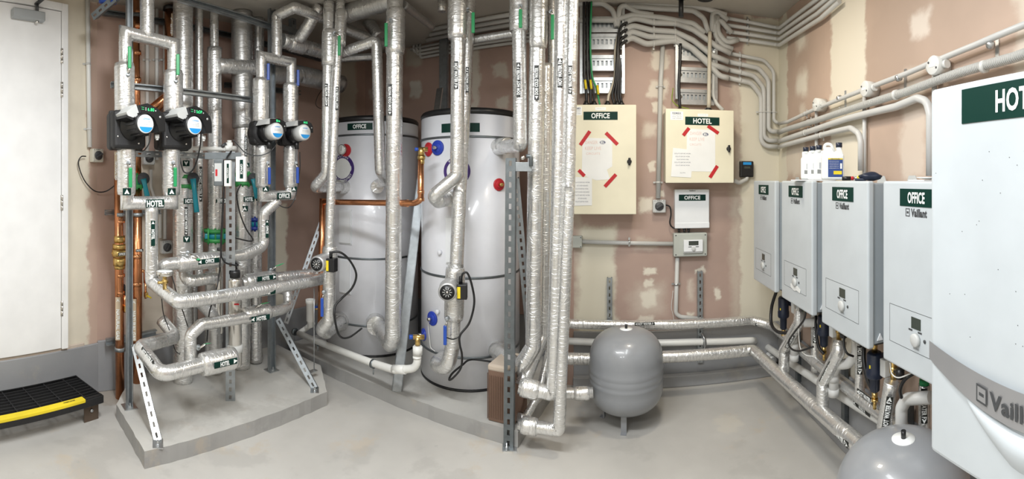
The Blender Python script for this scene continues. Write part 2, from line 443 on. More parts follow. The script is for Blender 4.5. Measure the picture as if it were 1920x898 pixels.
def lever_valve(parent, px, py, r, col, dx=0, down=True, L=.085, pl='P', tilt=0):
    """ball valve spindle nut and its plastic-dipped lever, as parts"""
    p = P(px, py, r, pl); F = Fr(p, Vector((p.y, -p.x, 0)).normalized())
    q = MB(); q.lathe(F, [(.014, -.02), (.014, .006), (.009, .008), (.009, .016), (0, .016)], STEEL, 8, axis='b', smooth=False); build(q, 'valve_spindle', parent)
    q = MB(); sg = -1 if down else 1; w = .011
    a0, a1 = 0, dx
    pts = [F(0, .012, 0), F(a1 * .5, .03, sg * .018), F(a1, .034, sg * .035)]
    q.tube(pts, [.007, .008, .009], CHROME, seg=8, flat=.4)
    q.box(Fr(F(a1, .034, sg * .035), F.u, None, (sin(tilt) * F.u.x, sin(tilt) * F.u.y, cos(tilt) * sg)), -w, w, -.008, .006, -.004, L, col, .005)
    build(q, 'lever_handle', parent, {'green_lever': 'green lever handle', 'blue_lever': 'blue lever handle'}.get(col.name))
def cable(label, pts, R=.004, m=None, name='cable', pl='L', group=None, cat='cable'):
    mb = MB(); mb.tube(spline([P(q[0], q[1], q[2], q[3] if len(q) > 3 else pl) for q in pts]), R, m or BLK, seg=8)
    return tag(build(mb, name), label, cat, group)
def screws(parent, F, pts, r=.004, m=None, b=0, name='screw'):
    for a, c in pts:
        q = MB(); q.lathe(Fr(F(a, b, c), F.u), [(r, 0), (r, .002), (r * .6, .003), (0, .003)], m or CHROME, 8, axis='b'); build(q, name, parent)
def ring_clip(mb, p, ax, R, w, m, th=.003):
    ax = Vector(ax).normalized(); mb.tube([p - ax * w / 2, p - ax * w / 2, p + ax * w / 2, p + ax * w / 2], [R, R + th, R + th, R], m, seg=20)
# ================================================================== the room
def wall_mat(name, pl, base, patches, ramp=.0):
    """plasterboard; patches = soft-edged areas of filler/skim or paint in wall metres (s, z)"""
    m = bpy.data.materials.new(name); m.use_nodes = True; N = m.node_tree.nodes; Lk = m.node_tree.links
    b = N['Principled BSDF']; b.inputs['Roughness'].default_value = .62
    tc = N.new('ShaderNodeTexCoord'); sp = N.new('ShaderNodeSeparateXYZ')
    nz = N.new('ShaderNodeTexNoise'); nz.inputs['Scale'].default_value = 6.5; nz.inputs['Detail'].default_value = 6; nz.inputs['Roughness'].default_value = .6
    Lk.new(tc.outputs['UV'], nz.inputs['Vector'])
    ad = N.new('ShaderNodeVectorMath'); ad.operation = 'MULTIPLY_ADD'; ad.inputs[1].default_value = (.16, .16, 0)
    Lk.new(nz.outputs[1], ad.inputs[0]); Lk.new(tc.outputs['UV'], ad.inputs[2])
    sb = N.new('ShaderNodeVectorMath'); sb.operation = 'SUBTRACT'; sb.inputs[1].default_value = (.08, .08, 0); Lk.new(ad.outputs[0], sb.inputs[0])
    Lk.new(sb.outputs[0], sp.inputs[0])
    cur = None
    mix0 = N.new('ShaderNodeMix'); mix0.data_type = 'RGBA'; mix0.inputs[6].default_value = (*[c * .90 for c in base], 1); mix0.inputs[7].default_value = (*[min(1, c * 1.10) for c in base], 1)
    n2 = N.new('ShaderNodeTexNoise'); n2.inputs['Scale'].default_value = 1.5; n2.inputs['Detail'].default_value = 6; Lk.new(tc.outputs['UV'], n2.inputs['Vector'])
    mr = N.new('ShaderNodeMapRange'); mr.inputs[1].default_value = .35; mr.inputs[2].default_value = .65; Lk.new(n2.outputs[0], mr.inputs[0])
    Lk.new(mr.outputs[0], mix0.inputs[0]); cur = mix0.outputs[2]
    def axis(out, c, h, soft):
        a = N.new('ShaderNodeMath'); a.operation = 'SUBTRACT'; a.inputs[1].default_value = c; Lk.new(sp.outputs[out], a.inputs[0])
        e = N.new('ShaderNodeMath'); e.operation = 'ABSOLUTE'; Lk.new(a.outputs[0], e.inputs[0])
        r = N.new('ShaderNodeMapRange'); r.interpolation_type = 'SMOOTHSTEP'; r.inputs[1].default_value = h - soft; r.inputs[2].default_value = h + soft
        r.inputs[3].default_value = 1; r.inputs[4].default_value = 0; Lk.new(e.outputs[0], r.inputs[0]); return r.outputs[0]
    for (s0, s1, z0, z1, soft, st, col) in patches:
        k = N.new('ShaderNodeMath'); k.operation = 'MULTIPLY'
        Lk.new(axis(0, (s0 + s1) / 2, abs(s1 - s0) / 2, soft), k.inputs[0]); Lk.new(axis(1, (z0 + z1) / 2, abs(z1 - z0) / 2, soft), k.inputs[1])
        k2 = N.new('ShaderNodeMath'); k2.operation = 'MULTIPLY'; k2.inputs[1].default_value = st; Lk.new(k.outputs[0], k2.inputs[0])
        mx = N.new('ShaderNodeMix'); mx.data_type = 'RGBA'; Lk.new(k2.outputs[0], mx.inputs[0]); Lk.new(cur, mx.inputs[6]); mx.inputs[7].default_value = (*col, 1); cur = mx.outputs[2]
    Lk.new(cur, b.inputs['Base Color'])
    bp = N.new('ShaderNodeBump'); bp.inputs['Strength'].default_value = .12; bp.inputs['Distance'].default_value = .01; Lk.new(n2.outputs[0], bp.inputs['Height']); Lk.new(bp.outputs[0], b.inputs['Normal'])
    return m
PINK = (.435, .315, .265); CRM = (.72, .68, .56); FIL = (.78, .73, .62)
def pt(pl, x0, x1, y0, y1, soft, st, col):
    s0, s1 = S(x0, pl), S(x1, pl); c = (x0 + x1) / 2
    return (min(s0, s1), max(s0, s1), P(c, y1, 0, pl).z, P(c, y0, 0, pl).z, soft, st, col)
def wall(name, pl, s0, s1, m, z0=-.05, z1=CEIL + .02, th=.12):
    o, u, n = PL[pl]; k = MB()
    def F(a, b, c): q = o + u * a + n * b; return Vector((q.x, q.y, c))
    v0 = len(k.v)
    for a, b, c in ((s0, 0, z0), (s1, 0, z0), (s1, 0, z1), (s0, 0, z1), (s0, -th, z0), (s1, -th, z0), (s1, -th, z1), (s0, -th, z1)): k.v.append(F(a, b, c))
    uvw = [(s0, z0), (s1, z0), (s1, z1), (s0, z1)]
    k.face([0, 1, 2, 3], m, uvw); k.face([5, 4, 7, 6], m, uvw)
    for q in ((4, 0, 3, 7), (1, 5, 6, 2), (3, 2, 6, 7), (4, 5, 1, 0)): k.face(list(q), m, uvw)
    return struct(build(k, name))
def slen(pl, q): o, u, n = PL[pl]; return (Vector(q) - o).dot(u)
big = 9
mD = wall_mat('plasterboard_door_wall', 'D', (.72, .66, .54), [pt('D', 166, 230, -300, 900, .02, .95, (.50, .36, .29))])
wall('wall_left', 'D', -4.3, 0.0, mD)
mL = wall_mat('plasterboard_left', 'L', (.43, .30, .245), [
    pt('L', 505, 538, 380, 660, .02, .9, CRM), pt('L', 262, 312, 300, 640, .03, .85, (.66, .60, .50)), pt('L', 508, 516, -20, 300, .04, .6, CRM), pt('L', 268, 300, 60, 200, .03, .7, (.60, .54, .46)), pt('L', 634, 668, 95, 520, .03, .75, (.52, .50, .42))])
wall('wall_far_left', 'L', 0, slen('L', C_) + .05, mL)
mT = wall_mat('plasterboard_back', 'T', (.43, .30, .25), [
    pt('T', 762, 790, 80, 125, .03, .8, (.50, .47, .40)), pt('T', 768, 788, 155, 185, .02, .9, (.60, .58, .52)), pt('T', 884, 898, 80, 400, .02, .85, (.62, .58, .50)),
    pt('T', 925, 950, 118, 145, .02, .8, (.60, .56, .48)), pt('T', 930, 953, 182, 205, .02, .8, (.60, .56, .48)), pt('T', 690, 700, 165, 190, .03, .7, (.58, .55, .5))])
wall('wall_back', 'T', slen('T', C_) - .05, .35, mT)
mB = wall_mat('plasterboard_panel_wall', 'B', PINK, [
    pt('B', 1084, 1156, 425, 640, .03, 1, CRM), pt('B', 1388, 1480, 150, 640, .02, .95, CRM), pt('B', 1396, 1480, -20, 150, .02, .9, CRM),
    pt('B', 1372, 1388, 100, 640, .05, .45, CRM), pt('B', 1190, 1395, -60, 14, .03, .75, (.62, .56, .46)),
    pt('B', 1222, 1250, 95, 132, .02, .75, FIL), pt('B', 1216, 1252, 148, 182, .02, .7, FIL), pt('B', 1224, 1248, 190, 212, .012, .8, FIL), pt('B', 1206, 1232, 230, 258, .03, .6, FIL),
    pt('B', 1196, 1222, 374, 400, .02, .85, FIL), pt('B', 1216, 1232, 302, 322, .012, .8, FIL), pt('B', 1238, 1250, 360, 372, .01, .8, FIL), pt('B', 1190, 1236, 448, 470, .03, .5, (.66, .6, .5)),
    pt('B', 1206, 1228, 502, 516, .012, .95, FIL), pt('B', 1208, 1226, 526, 540, .012, .9, FIL), pt('B', 1200, 1234, 546, 574, .022, .95, FIL), pt('B', 1185, 1245, 535, 590, .06, .4, FIL),
    pt('B', 1196, 1226, 592, 606, .015, .8, FIL), pt('B', 1338, 1350, 545, 560, .012, .9, FIL), pt('B', 1304, 1320, 502, 510, .012, .9, FIL), pt('B', 1290, 1300, 520, 560, .03, .5, FIL), pt('B', 1288, 1302, 582, 596, .015, .85, FIL), pt('B', 1075, 1086, 400, 640, .02, .4, CRM)])
wall('wall_back_right', 'B', slen('B', J_), .02, mB)
mR = wall_mat('plasterboard_right', 'R', (.52, .39, .31), [
    pt('R', 1440, 1476, -400, 700, .015, .95, CRM), pt('R', 1558, 1622, -600, 700, .02, .97, (.80, .74, .62)), pt('R', 1494, 1512, 60, 92, .05, .8, FIL), pt('R', 1494, 1512, 135, 178, .05, .85, FIL),
    pt('R', 1708, 1742, 20, 66, .03, .8, (.80, .72, .64)), pt('R', 1500, 1508, 198, 330, .04, .6, FIL), pt('R', 1905, 1990, -600, 300, .03, .7, (.78, .70, .60)), pt('R', 1690, 1735, 130, 330, .03, .5, (.78, .70, .60)), pt('R', 1475, 1500, 255, 330, .05, .6, FIL)])
wall('wall_right', 'R', -.02, 5.02, mR)
# the short return beside the tanks and the rear wall behind the camera
PL['J'] = (Vector(J_), unit(.30, 1.0), Vector((unit(.30, 1).y, -unit(.30, 1).x)))
mJ = mat('return_plaster', (.43, .30, .25), .6)
wall('wall_back_middle', 'J', 0.0, .36, mJ)
wall('wall_rear', 'B', 0, 1, mJ).hide_render = False
bpy.data.objects.remove(bpy.data.objects['wall_rear'])
oD, uD, nD = PL['D']; e0 = oD - uD * 4.2; oR, uR, nR = PL['R']; e1 = oR + uR * 5.0
PL['Q'] = (e1, (e0 - e1).normalized(), Vector(((e0 - e1).normalized().y, -(e0 - e1).normalized().x)))
wall('wall_rear', 'Q', -.05, (e0 - e1).length + .05, mat('rear_wall_paint', (.70, .66, .58), .6))

room_o_ = [(-3.35, -2.1), (1.25, -2.1), (2.35, 3.3), (.7, 4.1), (-1.6, 5.0), (-2.9, 2.2)]
def floor_mat(name, base, stain, sc=1.0, dark=(.33, .33, .32), blobs=()):
    m = bpy.data.materials.new(name); m.use_nodes = True; N = m.node_tree.nodes; Lk = m.node_tree.links; b = N['Principled BSDF']
    tc = N.new('ShaderNodeTexCoord')
    def noise(s, det, rough=.6):
        q = N.new('ShaderNodeTexNoise'); q.inputs['Scale'].default_value = s; q.inputs['Detail'].default_value = det; q.inputs['Roughness'].default_value = rough
        Lk.new(tc.outputs['Object'], q.inputs['Vector']); return q.outputs[0]
    def rng(src, a, c, lo=0, hi=1):
        q = N.new('ShaderNodeMapRange'); q.interpolation_type = 'SMOOTHSTEP'
        for i, v in zip((1, 2, 3, 4), (a, c, lo, hi)): q.inputs[i].default_value = v
        Lk.new(src, q.inputs[0]); return q.outputs[0]
    def mix(f, a, c):
        q = N.new('ShaderNodeMix'); q.data_type = 'RGBA'; Lk.new(f, q.inputs[0])
        for i, v in ((6, a), (7, c)):
            if isinstance(v, tuple): q.inputs[i].default_value = (*v, 1)
            else: Lk.new(v, q.inputs[i])
        return q.outputs[2]
    c = mix(rng(noise(1.1 * sc, 4), .35, .65), tuple(x * .9 for x in base), tuple(min(1, x * 1.05) for x in base))
    c = mix(rng(noise(3.1 * sc, 7, .68), .56, .68, 0, .6), c, stain)
    c = mix(rng(noise(1.7 * sc, 6, .6), .54, .60, 0, .35), c, tuple(x * .72 for x in base))
    c = mix(rng(noise(9 * sc, 6, .7), .66, .74, 0, .45), c, dark)
    c = mix(rng(noise(45, 3), .72, .78, 0, .5), c, (.6, .6, .58))
    for (bx, by, br, bc) in blobs:        # patches of bare or spilt-on floor
        g = N.new('ShaderNodeTexCoord'); nn = N.new('ShaderNodeTexNoise'); nn.inputs['Scale'].default_value = 9; Lk.new(g.outputs['Object'], nn.inputs['Vector'])
        ad = N.new('ShaderNodeVectorMath'); ad.operation = 'MULTIPLY_ADD'; ad.inputs[1].default_value = (.2, .2, 0); Lk.new(nn.outputs[1], ad.inputs[0]); Lk.new(g.outputs['Object'], ad.inputs[2])
        ds = N.new('ShaderNodeVectorMath'); ds.operation = 'DISTANCE'; ds.inputs[1].default_value = (bx + .1, by + .1, .05); Lk.new(ad.outputs[0], ds.inputs[0])
        c = mix(rng(ds.outputs['Value'], br * 1.1, br * .8, 0, .7), c, bc)
    Lk.new(c, b.inputs['Base Color']); Lk.new(rng(noise(4, 5), .3, .7, .28, .5), b.inputs['Roughness'])
    bp = N.new('ShaderNodeBump'); bp.inputs['Strength'].default_value = .22; bp.inputs['Distance'].default_value = .01; Lk.new(noise(7, 7), bp.inputs['Height']); Lk.new(bp.outputs[0], b.inputs['Normal'])
    return m
_o = Vector((sum(q[0] for q in room_o_) / 6, sum(q[1] for q in room_o_) / 6, -.12)); _q = P(1365, 793, 0, 'Z') - _o; _r = P(215, 742, 0, 'Z') - _o
FLOORM = floor_mat('floor_paint', (.485, .47, .44), (.50, .43, .34), blobs=((_q.x, _q.y, .13, (.55, .52, .46)), (_r.x, _r.y, .16, (.30, .25, .20))))
KERBM = floor_mat('kerb_paint_grey', (.30, .305, .315), (.36, .34, .31))
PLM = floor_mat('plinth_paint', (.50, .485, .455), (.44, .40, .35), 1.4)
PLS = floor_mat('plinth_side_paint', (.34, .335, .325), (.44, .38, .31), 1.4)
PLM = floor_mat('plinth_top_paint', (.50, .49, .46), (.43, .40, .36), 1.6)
def ngon(name, poly, z0, z1, m, mside=None):
    k = MB(); n = len(poly)
    for z in (z0, z1):
        for p in poly: k.v.append(Vector((p[0], p[1], z)))
    k.face(list(range(n))[::-1], m); k.face([n + i for i in range(n)], m)
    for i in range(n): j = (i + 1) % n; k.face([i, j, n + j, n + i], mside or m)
    return build(k, name)
room = [tuple(e0), tuple(e1), K_, J_, (.58, 3.80), C_, A_]
room_o = [(-3.35, -2.1), (1.25, -2.1), (2.35, 3.3), (.7, 4.1), (-1.6, 5.0), (-2.9, 2.2)]
struct(ngon('floor', room_o, -.12, 0, FLOORM))
mc = wall_mat('ceiling_board', 'B', (.46, .43, .38), [(-1.6, -.9, -9, 9, .05, .6, (.34, .32, .29))])
ce = ngon('ceiling', room_o, CEIL, CEIL + .1, mc); struct(ce)

# concrete kerb (painted upstand) along the walls
def kerb(name, pl, s0, s1, z1, d, m, step=None):
    o, u, n = PL[pl]; F = Fr((o.x, o.y, 0), u.to_3d()); k = MB()
    k.box(F, s0, s1, 0.0, d, 0, z1, m, .004, 1)
    if step: k.box(F, s0, s1, d, step[0], 0, step[1], m, .008, 2)
    return struct(build(k, name))
zk = P(125, 648, .0, 'D').z
zq = P(130, 655, .02, 'D').z
kerb('baseboard_left', 'D', -4.2, 0, zq, .022, KERBM)
sill = wall_mat('bare_sill_plaster', 'D', (.52, .44, .37), [(-1.0, -.5, -9, 9, .1, .5, (.5, .24, .16))])
kerb('trim_1', 'D', -4.2, -.12, zk, .012, sill)
kerb('baseboard_far_left', 'L', 0, slen('L', C_), zq + .015, .022, KERBM)
kerb('baseboard_back', 'T', slen('T', C_), .2, .42, .018, KERBM)
kerb('baseboard_back_right', 'B', slen('B', J_), 0, P(1230, 619, 0, 'B').z, .018, KERBM, (.07, .09))
kerb('baseboard_right', 'R', 0, 5, .42, .018, KERBM, (.07, .09))

# pad under the pump frame, and the long plinth under the tanks
ZP = .098
padF = [(-1.82, 1.73), (-1.278, 2.957), (-1.51, 3.36), (-2.05, 3.60), (-2.28, 3.1), (-2.60, 2.35), (-2.33, 1.955)]
def pad(name, poly, m, ms, label, cat):
    pp = []
    n = len(poly)
    for i in range(n):
        a, c = Vector(poly[i]), Vector(poly[(i + 1) % n]); L = (c - a).length; kk = max(1, int(L / .05)); u = (c - a).normalized(); nn = Vector((u.y, -u.x))
        for j in range(kk):
            q = a.lerp(c, j / kk)
            if j: q = q + nn * (random.random() - .5) * .007
            pp.append((q.x, q.y))
    o = ngon(name, pp, 0, ZP, m, ms); return tag(o, label, cat)
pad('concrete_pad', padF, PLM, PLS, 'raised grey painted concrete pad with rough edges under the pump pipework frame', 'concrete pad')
o, u, n = PL['T']
pf0, pf1 = Vector((-1.93, 3.632)), Vector((.035, 2.705))
plF = [tuple(pf0), tuple(pf1), tuple(pf1 + Vector((.40, .916)) * .42), tuple(pf1 + Vector((.40, .916)) * .75 + Vector((.02, 0))), (.45, 3.62), (.40, 3.80), (-1.50, 4.63), (-1.67, 4.45)]
plF = [tuple(pf0), tuple(pf1), (.36, 3.46), (.40, 3.80), (-1.56, 4.66), (-1.97, 3.70)]
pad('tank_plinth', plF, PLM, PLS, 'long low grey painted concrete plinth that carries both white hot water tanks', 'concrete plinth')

# ------------------------------------------------------------------ door
F = fr('D', 112, HY, 0); F.o.z = 0
zt, zb = P(112, 20, .02, 'D').z, P(122, 652, .02, 'D').z
dr = struct(build(MB().box(F, -.94, -.004, 0.004, .03, zb + .006, zt - .01, DOORM, .003), 'door_1'))
fm = MB(); w = .05
fm.box(F, 0, w, 0, .04, zb - .0, zt + w, DOORM, .004); fm.box(F, -.94 - w, -.944, 0, .04, zb, zt + w, DOORM, .004); fm.box(F, -.944, 0, 0, .04, zt - .005, zt + w, DOORM, .004)
build(fm, 'door_frame', dr)
for y in (105, 168, 380, 578):
    z = P(113, y, .03, 'D').z; h = MB()
    for i in range(3): h.cyl(F(.002, .036, z - .055 + .037 * i), F(.002, .036, z - .02 + .037 * i), .007, CHROME, seg=10)
    h.box(F, -.010, .012, .028, .033, z - .055, z + .055, CHROME); build(h, 'hinge', dr, 'silver hinge')
zc = P(55, 28, .07, 'D').z; aC = S(52, 'D', .07) - S(112, 'D', 0)
SG = mat('closer_silver_grey', (.40, .42, .43), .4, .4)
h = MB(); h.box(F, aC - .11, aC + .13, .03, .085, zc - .03, zc + .035, SG, .008)
cl = build(h, 'door_closer', dr, 'silver grey box door closer')
h = MB(); h.cyl(F(aC + .075, .06, zc - .045), F(aC + .075, .06, zc - .028), .012, CHROME); h.cyl(F(aC + .075, .06, zc + .03), F(aC + .075, .06, zc + .09), .012, DKG)
h.box(F, aC + .06, aC + .09, .045, .30, zc + .085, zc + .098, DKG, .003); build(h, 'closer_arm', cl)
# step in front of the door: black grating with a yellow nosing
o, u, n = PL['D']; F = Fr((o.x, o.y, 0), u.to_3d()); zs = .172; sr = -.20; sl = -2.2; b0, b1 = .03, .37
st = thing('grating_step', 'black moulded grating step with a yellow nosing, on the floor below the white door', 'step', F((sr + sl) / 2, .2, 0))
g = MB(); nb = 9
for i in range(nb + 1):
    b = b0 + (b1 - b0) * i / nb; g.box(F, sl, sr, b - .004, b + .004, zs - .032, zs, BLKM)
for i in range(int((sr - sl) / .155) + 1):
    a = sr - .115 - .155 * i
    if a > sl: g.box(F, a - .004, a + .004, b0, b1, zs - .032, zs - .001, BLKM)
g.box(F, sr - .006, sr, b0, b1, zs - .035, zs + .001, BLKM); g.box(F, sl, sr, b0 - .004, b0 + .004, zs - .035, zs + .001, BLKM)
build(g, 'grating', st, 'black grating deck')
g = MB(); g.box(F, sl, sr + .012, b1 - .03, b1 + .012, zs - .055, zs - .004, BLKM, .004); build(g, 'front_rail', st)
g = MB(); g.box(F, sl, sr - .13, b1 - .035, b1 + .016, zs - .016, zs + .006, YEL, .004); ny = build(g, 'nosing', st, 'yellow anti-slip nosing')
g = MB(); put_text(g, Fr(F(sr - .24, b1 - .01, zs + .0075), F.u, F.w, -F.n), 'WEBFORGE', 0, 0, .085, .012, 0, LBLK); build(g, 'lettering', ny)
RUST = mat('rusty_angle', (.12, .085, .06), .6, .3, var=.3)
for a in (sr - .06, sl + .06):
    g = MB(); g.box(F, a - .055, a + .055, b1 - .035, b1 - .028, 0, zs - .05, RUST); g.box(F, a + .05, a + .056, b0 + .05, b1 - .03, 0, zs - .05, RUST); lg = build(g, 'leg', st)
    g = MB(); g.lathe(Fr(F(a, b1 - .028, .07), F.u), [(.012, 0), (.012, .008), (0, .009)], ZINC, 6, axis='b'); build(g, 'bolt', lg)
g = MB(); g.box(F, sr - .002, sr + .006, b0, b1 - .02, zs - .07, zs - .004, RUST); build(g, 'end_angle', st)
# ================================================================== LEFT: pump frame, risers, gas pipes (off wall L)
NL3 = PL['L'][2].to_3d(); UL3 = PL['L'][1].to_3d(); ZZ = Vector((0, 0, 1))
def rl(px, d, pl='L'): return rd(P(px, HY, d, pl))
# wall conduit, isolator and its cord beside the door
def conduit(label, pts, w, m=None, pl='B', group=None, clips=(), fil=.07, name='conduit', R=None, corr=()):
    p3 = [P(q[0], q[1], q[2], q[3] if len(q) > 3 else pl) for q in pts]; r = R or w / 2 * rd(p3[0]) / FP
    mb = MB(); path = fillet(p3, fil, 7); mb.tube(path, r, m or CDT, seg=14)
    if not clips: return tag(build(mb, name), label, 'conduit', group)
    t = thing(name, label, 'conduit', p3[-1], group); build(mb, 'tube', t)
    for c in clips:
        cp = P(c[0], c[1], c[2], c[3] if len(c) > 3 else pl); P2 = PL[c[3] if len(c) > 3 else pl]
        vert = (c[4] if len(c) > 4 else 'h') == 'v'; ax = ZZ if vert else P2[1].to_3d(); side = P2[1].to_3d() if vert else ZZ
        k = MB(); ring_clip(k, cp, ax, r + .0005, .014, ZINC if len(c) > 5 else CDT, .0025)
        Fq = Fr(cp - P2[2].to_3d() * (r - .001), side, P2[2].to_3d(), side.cross(P2[2].to_3d()) if vert else P2[1].to_3d())
        for sg in (-1, 1): k.box(Fq, sg * r * .8, sg * (r + .018), -.002, .002, -.007, .007, ZINC if len(c) > 5 else CDT)
        build(k, 'saddle_clip', t)
    return t
conduit('white vertical conduit on the cream wall strip right of the door, ending at an isolator', [(164, -30, .02), (168, 276, .02)], 9, PVCW, 'D', clips=[(165, 120, .02, 'D', 'v'), (167, 242, .02, 'D', 'v')])
def isolator(label, px, py, pl, d=0.002, w=.095, h=.10, rot=.5):
    F = fr(pl, px, py, d); t = thing('isolator_switch', label, 'switch', F.o)
    k = MB(); k.box(F, -w / 2, w / 2, 0, .05, -h / 2, h / 2, LG if pl != 'D' else mat('isolator_cream', (.62, .60, .52), .45), .006); build(k, 'housing', t)
    k = MB(); k.lathe(F, [(.034, .05), (.034, .056), (.030, .060), (.0, .060)], DKG, 24, axis='b'); bz = build(k, 'dial', t, 'dark grey dial')
    k = MB(); F2 = Fr(F(0, .06, 0), F.u * cos(rot) + F.w * sin(rot), F.n, F.w * cos(rot) - F.u * sin(rot)); k.box(F2, -.028, .028, 0, .018, -.007, .007, DKG, .003); build(k, 'knob', bz)
    k = MB(); k.prism(F, [(-.038, .04), (-.030, .04), (-.034, .047)], .0502, .0508, LBLK); k.prism(F, [(.030, .04), (.038, .04), (.034, .047)], .0502, .0508, LBLK); put_text(k, F, 'SUPPLY', 0, .0435, .04, .007, .0508, LBLK); build(k, 'lettering', t)
    screws(t, F, [(-.04, -.042), (.04, -.042)], .003, b=.05); return t
isolator('grey isolator switch with a dark dial on the wall right of the door', 178, 292, 'D')
k = cable('short black cord looping from the isolator near the door to behind the left copper pipe', [(161, 293, .03, 'D'), (152, 294, .035, 'D'), (147, 305, .03, 'D'), (152, 325, .03, 'D'), (163, 345, .03, 'D'), (180, 359, .04, 'D'), (200, 358, .05), (222, 342, .10)], .0045)
isolator('cream isolator switch half hidden behind the lower legs of the left pumps', 276, 297, 'L', .01)
isolator('cream isolator switch on the wall left of the grey OFFICE valve run', 309, 462, 'L', .01, rot=1.0)
isolator('cream isolator switch behind the thick hotel riser above the OFFICE elbow', 535, 470, 'L', .01, .05, .06) if False else None
for lb, x, w, y1, grp in (('thin white conduit on the wall behind the left pump loop, left of its twin', 276, 7, 284, 1), ('thin white conduit on the wall behind the left pump loop, right of its twin', 294, 7, 300, 1), ('white conduit climbing between the lower left isolator and the ceiling', 309, 7, 448, 1)):
    conduit(lb, [(x, -20, .02), (x, y1, .02)], w, PVCW, 'L', 'white conduits behind the left pumps', clips=[(x, 112, .02, 'L', 'v')])
conduit('thin white conduit dropping from the hidden cream isolator to the lower one', [(283, 318, .02), (283, 352, .02), (300, 400, .02), (300, 446, .02)], 6, PVCW, 'L')

# --- galvanised rails and posts
def rail(label, x0, y0, x1, y1, d, w=.041, slot=False, m=None, dp=.035, grp='horizontal support rails of the pump frame', pl='L'):
    a, b = P(x0, y0, d, pl), P(x1, y1, d, pl); k = MB(); strut(k, a, b, PL[pl][2].to_3d() * (1 if slot else -1), w, dp, m or STEEL, slot)
    return tag(build(k, 'support_rail'), label, 'support rail', grp)
rail('dark channel rail high on the left wall behind the risers', 192, 25, 600, 112, .05, m=STEELD)
rail('galvanised rail just under the ceiling running across the foil risers', 270, -16, 508, 52, .46)
rail('galvanised rail above the pumps, tied across the frame posts', 207, 160, 470, 188, .46)
rail('slotted rail behind the pump bodies, level with their lower edge', 255, 288, 390, 292, .46, slot=True)
rail('wall rail left of the lowest HOTEL loop, clamping the two copper gas pipes', 196, 398, 300, 396, .045)
rail('low wall rail clamping the copper gas pipes just above the floor', 198, 640, 292, 622, .06, w=.05)
rail('dark rail at mid height of the wall behind the foil risers', 420, 160, 560, 175, .05, m=STEELD)
k = MB(); a = P(176, 40, .40, 'D'); b = P(216, -6, .85, 'D'); strut(k, P(173, 32, .34, 'D'), P(215, -4, .60, 'D'), Vector((.75, -.5, -.1)), .045, .04, STEELD, True, .06)
t = thing('ceiling_bracket', 'grey slotted bracket end with a blue cap at the top left beside the door', 'bracket', P(176, 30, .36, 'D')); build(k, 'channel', t)
F = Fr(P(205, 2, .40, 'D'), UL3); k = MB(); k.box(F, -.07, .05, -.02, .02, -.02, .035, BLUE, .01); build(k, 'blue_cap', t, 'blue plastic cap')
def post(label, px, py_base, y_top, d, out=None, zb=ZP, w=.041, slot=False, yplate=None):
    b = P(px, py_base, zb, 'Z') if d is None else Vector((*P(px, HY, d, 'L').xy, zb)); tp = Vector((b.x, b.y, P(px, y_top, rd(b)).z))
    return channel_thing('frame_post', label, b, tp, out or -NL3, 'upright posts of the pump frame', plate=b, slot=slot, w=w)
post('leftmost upright channel post of the pump frame, beside the copper pipes', 241, 760, -60, .47)
post('right-hand upright channel post of the pump frame, behind the OFFICE pumps', 507, 690, -60, .43, w=.055)
# slotted post in the middle of the frame, with its arm
b = P(432, 752, ZP, 'Z'); tp = Vector((b.x, b.y, P(432, 284, rd(b)).z))
FC = frp(432, 400, rd(b)); k = MB(); strut(k, b, tp, -Vector((b.x, b.y, 0)), .064, .05, STEEL, True, .052)
tag(build(k, 'frame_post'), 'short slotted channel post standing in the middle of the pad under the two control boxes', 'metal channel')
k = MB(); strut(k, P(384, 292, rd(b) - .03), P(452, 292, rd(b) - .03), -Vector((b.x, b.y, 0)), .045, .03, STEELD, False); 
tag(build(k, 'cross_arm'), 'short grey channel arm across the top of the middle slotted post', 'metal channel')
def brace(label, x0, y0, d0, x1, y1, d1, w=.041, pl='L', pl1=None, grp=None, plate=True, out=None, dp=.03, pitch=.055, m=None):
    a, b = P(x0, y0, d0, pl), P(x1, y1, d1, pl1 or pl)
    o2 = out or Vector((-(a.x + b.x) / 2, -(a.y + b.y) / 2, .1)); k = MB(); strut(k, a, b, o2, w, dp, m or ZINC, True, pitch)
    t = thing('slotted_brace', label, 'brace', b, grp); build(k, 'channel', t)
    if plate:
        F = Fr(b, Vector((b.y, -b.x, 0)).normalized()); F.o.z = b.z - .006; k = MB(); k.box(F, -.03, .03, -.02, .075, 0, .007, ZINC); build(k, 'foot_plate', t)
        k = MB(); k.lathe(Fr(F(0, .05, .007), F.u), [(.012, 0), (.012, .01), (.006, .011), (.006, .03), (0, .03)], ZINC, 6, smooth=False); build(k, 'bolt', t)
    return t
brace('bright slotted diagonal brace at the left front of the concrete pad', 252, 645, .50, 296, 826, ZP, pl1='Z', w=.045)
brace('grey slotted diagonal brace at the right end of the concrete pad', 521, 598, .47, 590, 728, ZP, pl1='Z', w=.045, m=STEEL)
brace('long slotted brace behind the hairpin pipe, leaning up toward the copper drain pipe', 536, 606, .30, 604, 412, .30, plate=False, w=.04, m=STEEL, pitch=.06)
k = MB(); k.cyl(P(589, 540, .75, 'L'), P(589, 694, .75, 'L'), .004, ZINC, seg=8); t0 = P(589, 694, .75, 'L')
t = thing('hanger_rod', 'thin threaded rod standing under the right end of the hairpin foil pipe', 'rod', t0); build(k, 'rod', t)
k = MB(); F = Fr(t0, UL3); k.box(F, -.08, .02, -.02, .02, -.006, 0, ZINC); build(k, 'rod_bracket', t)

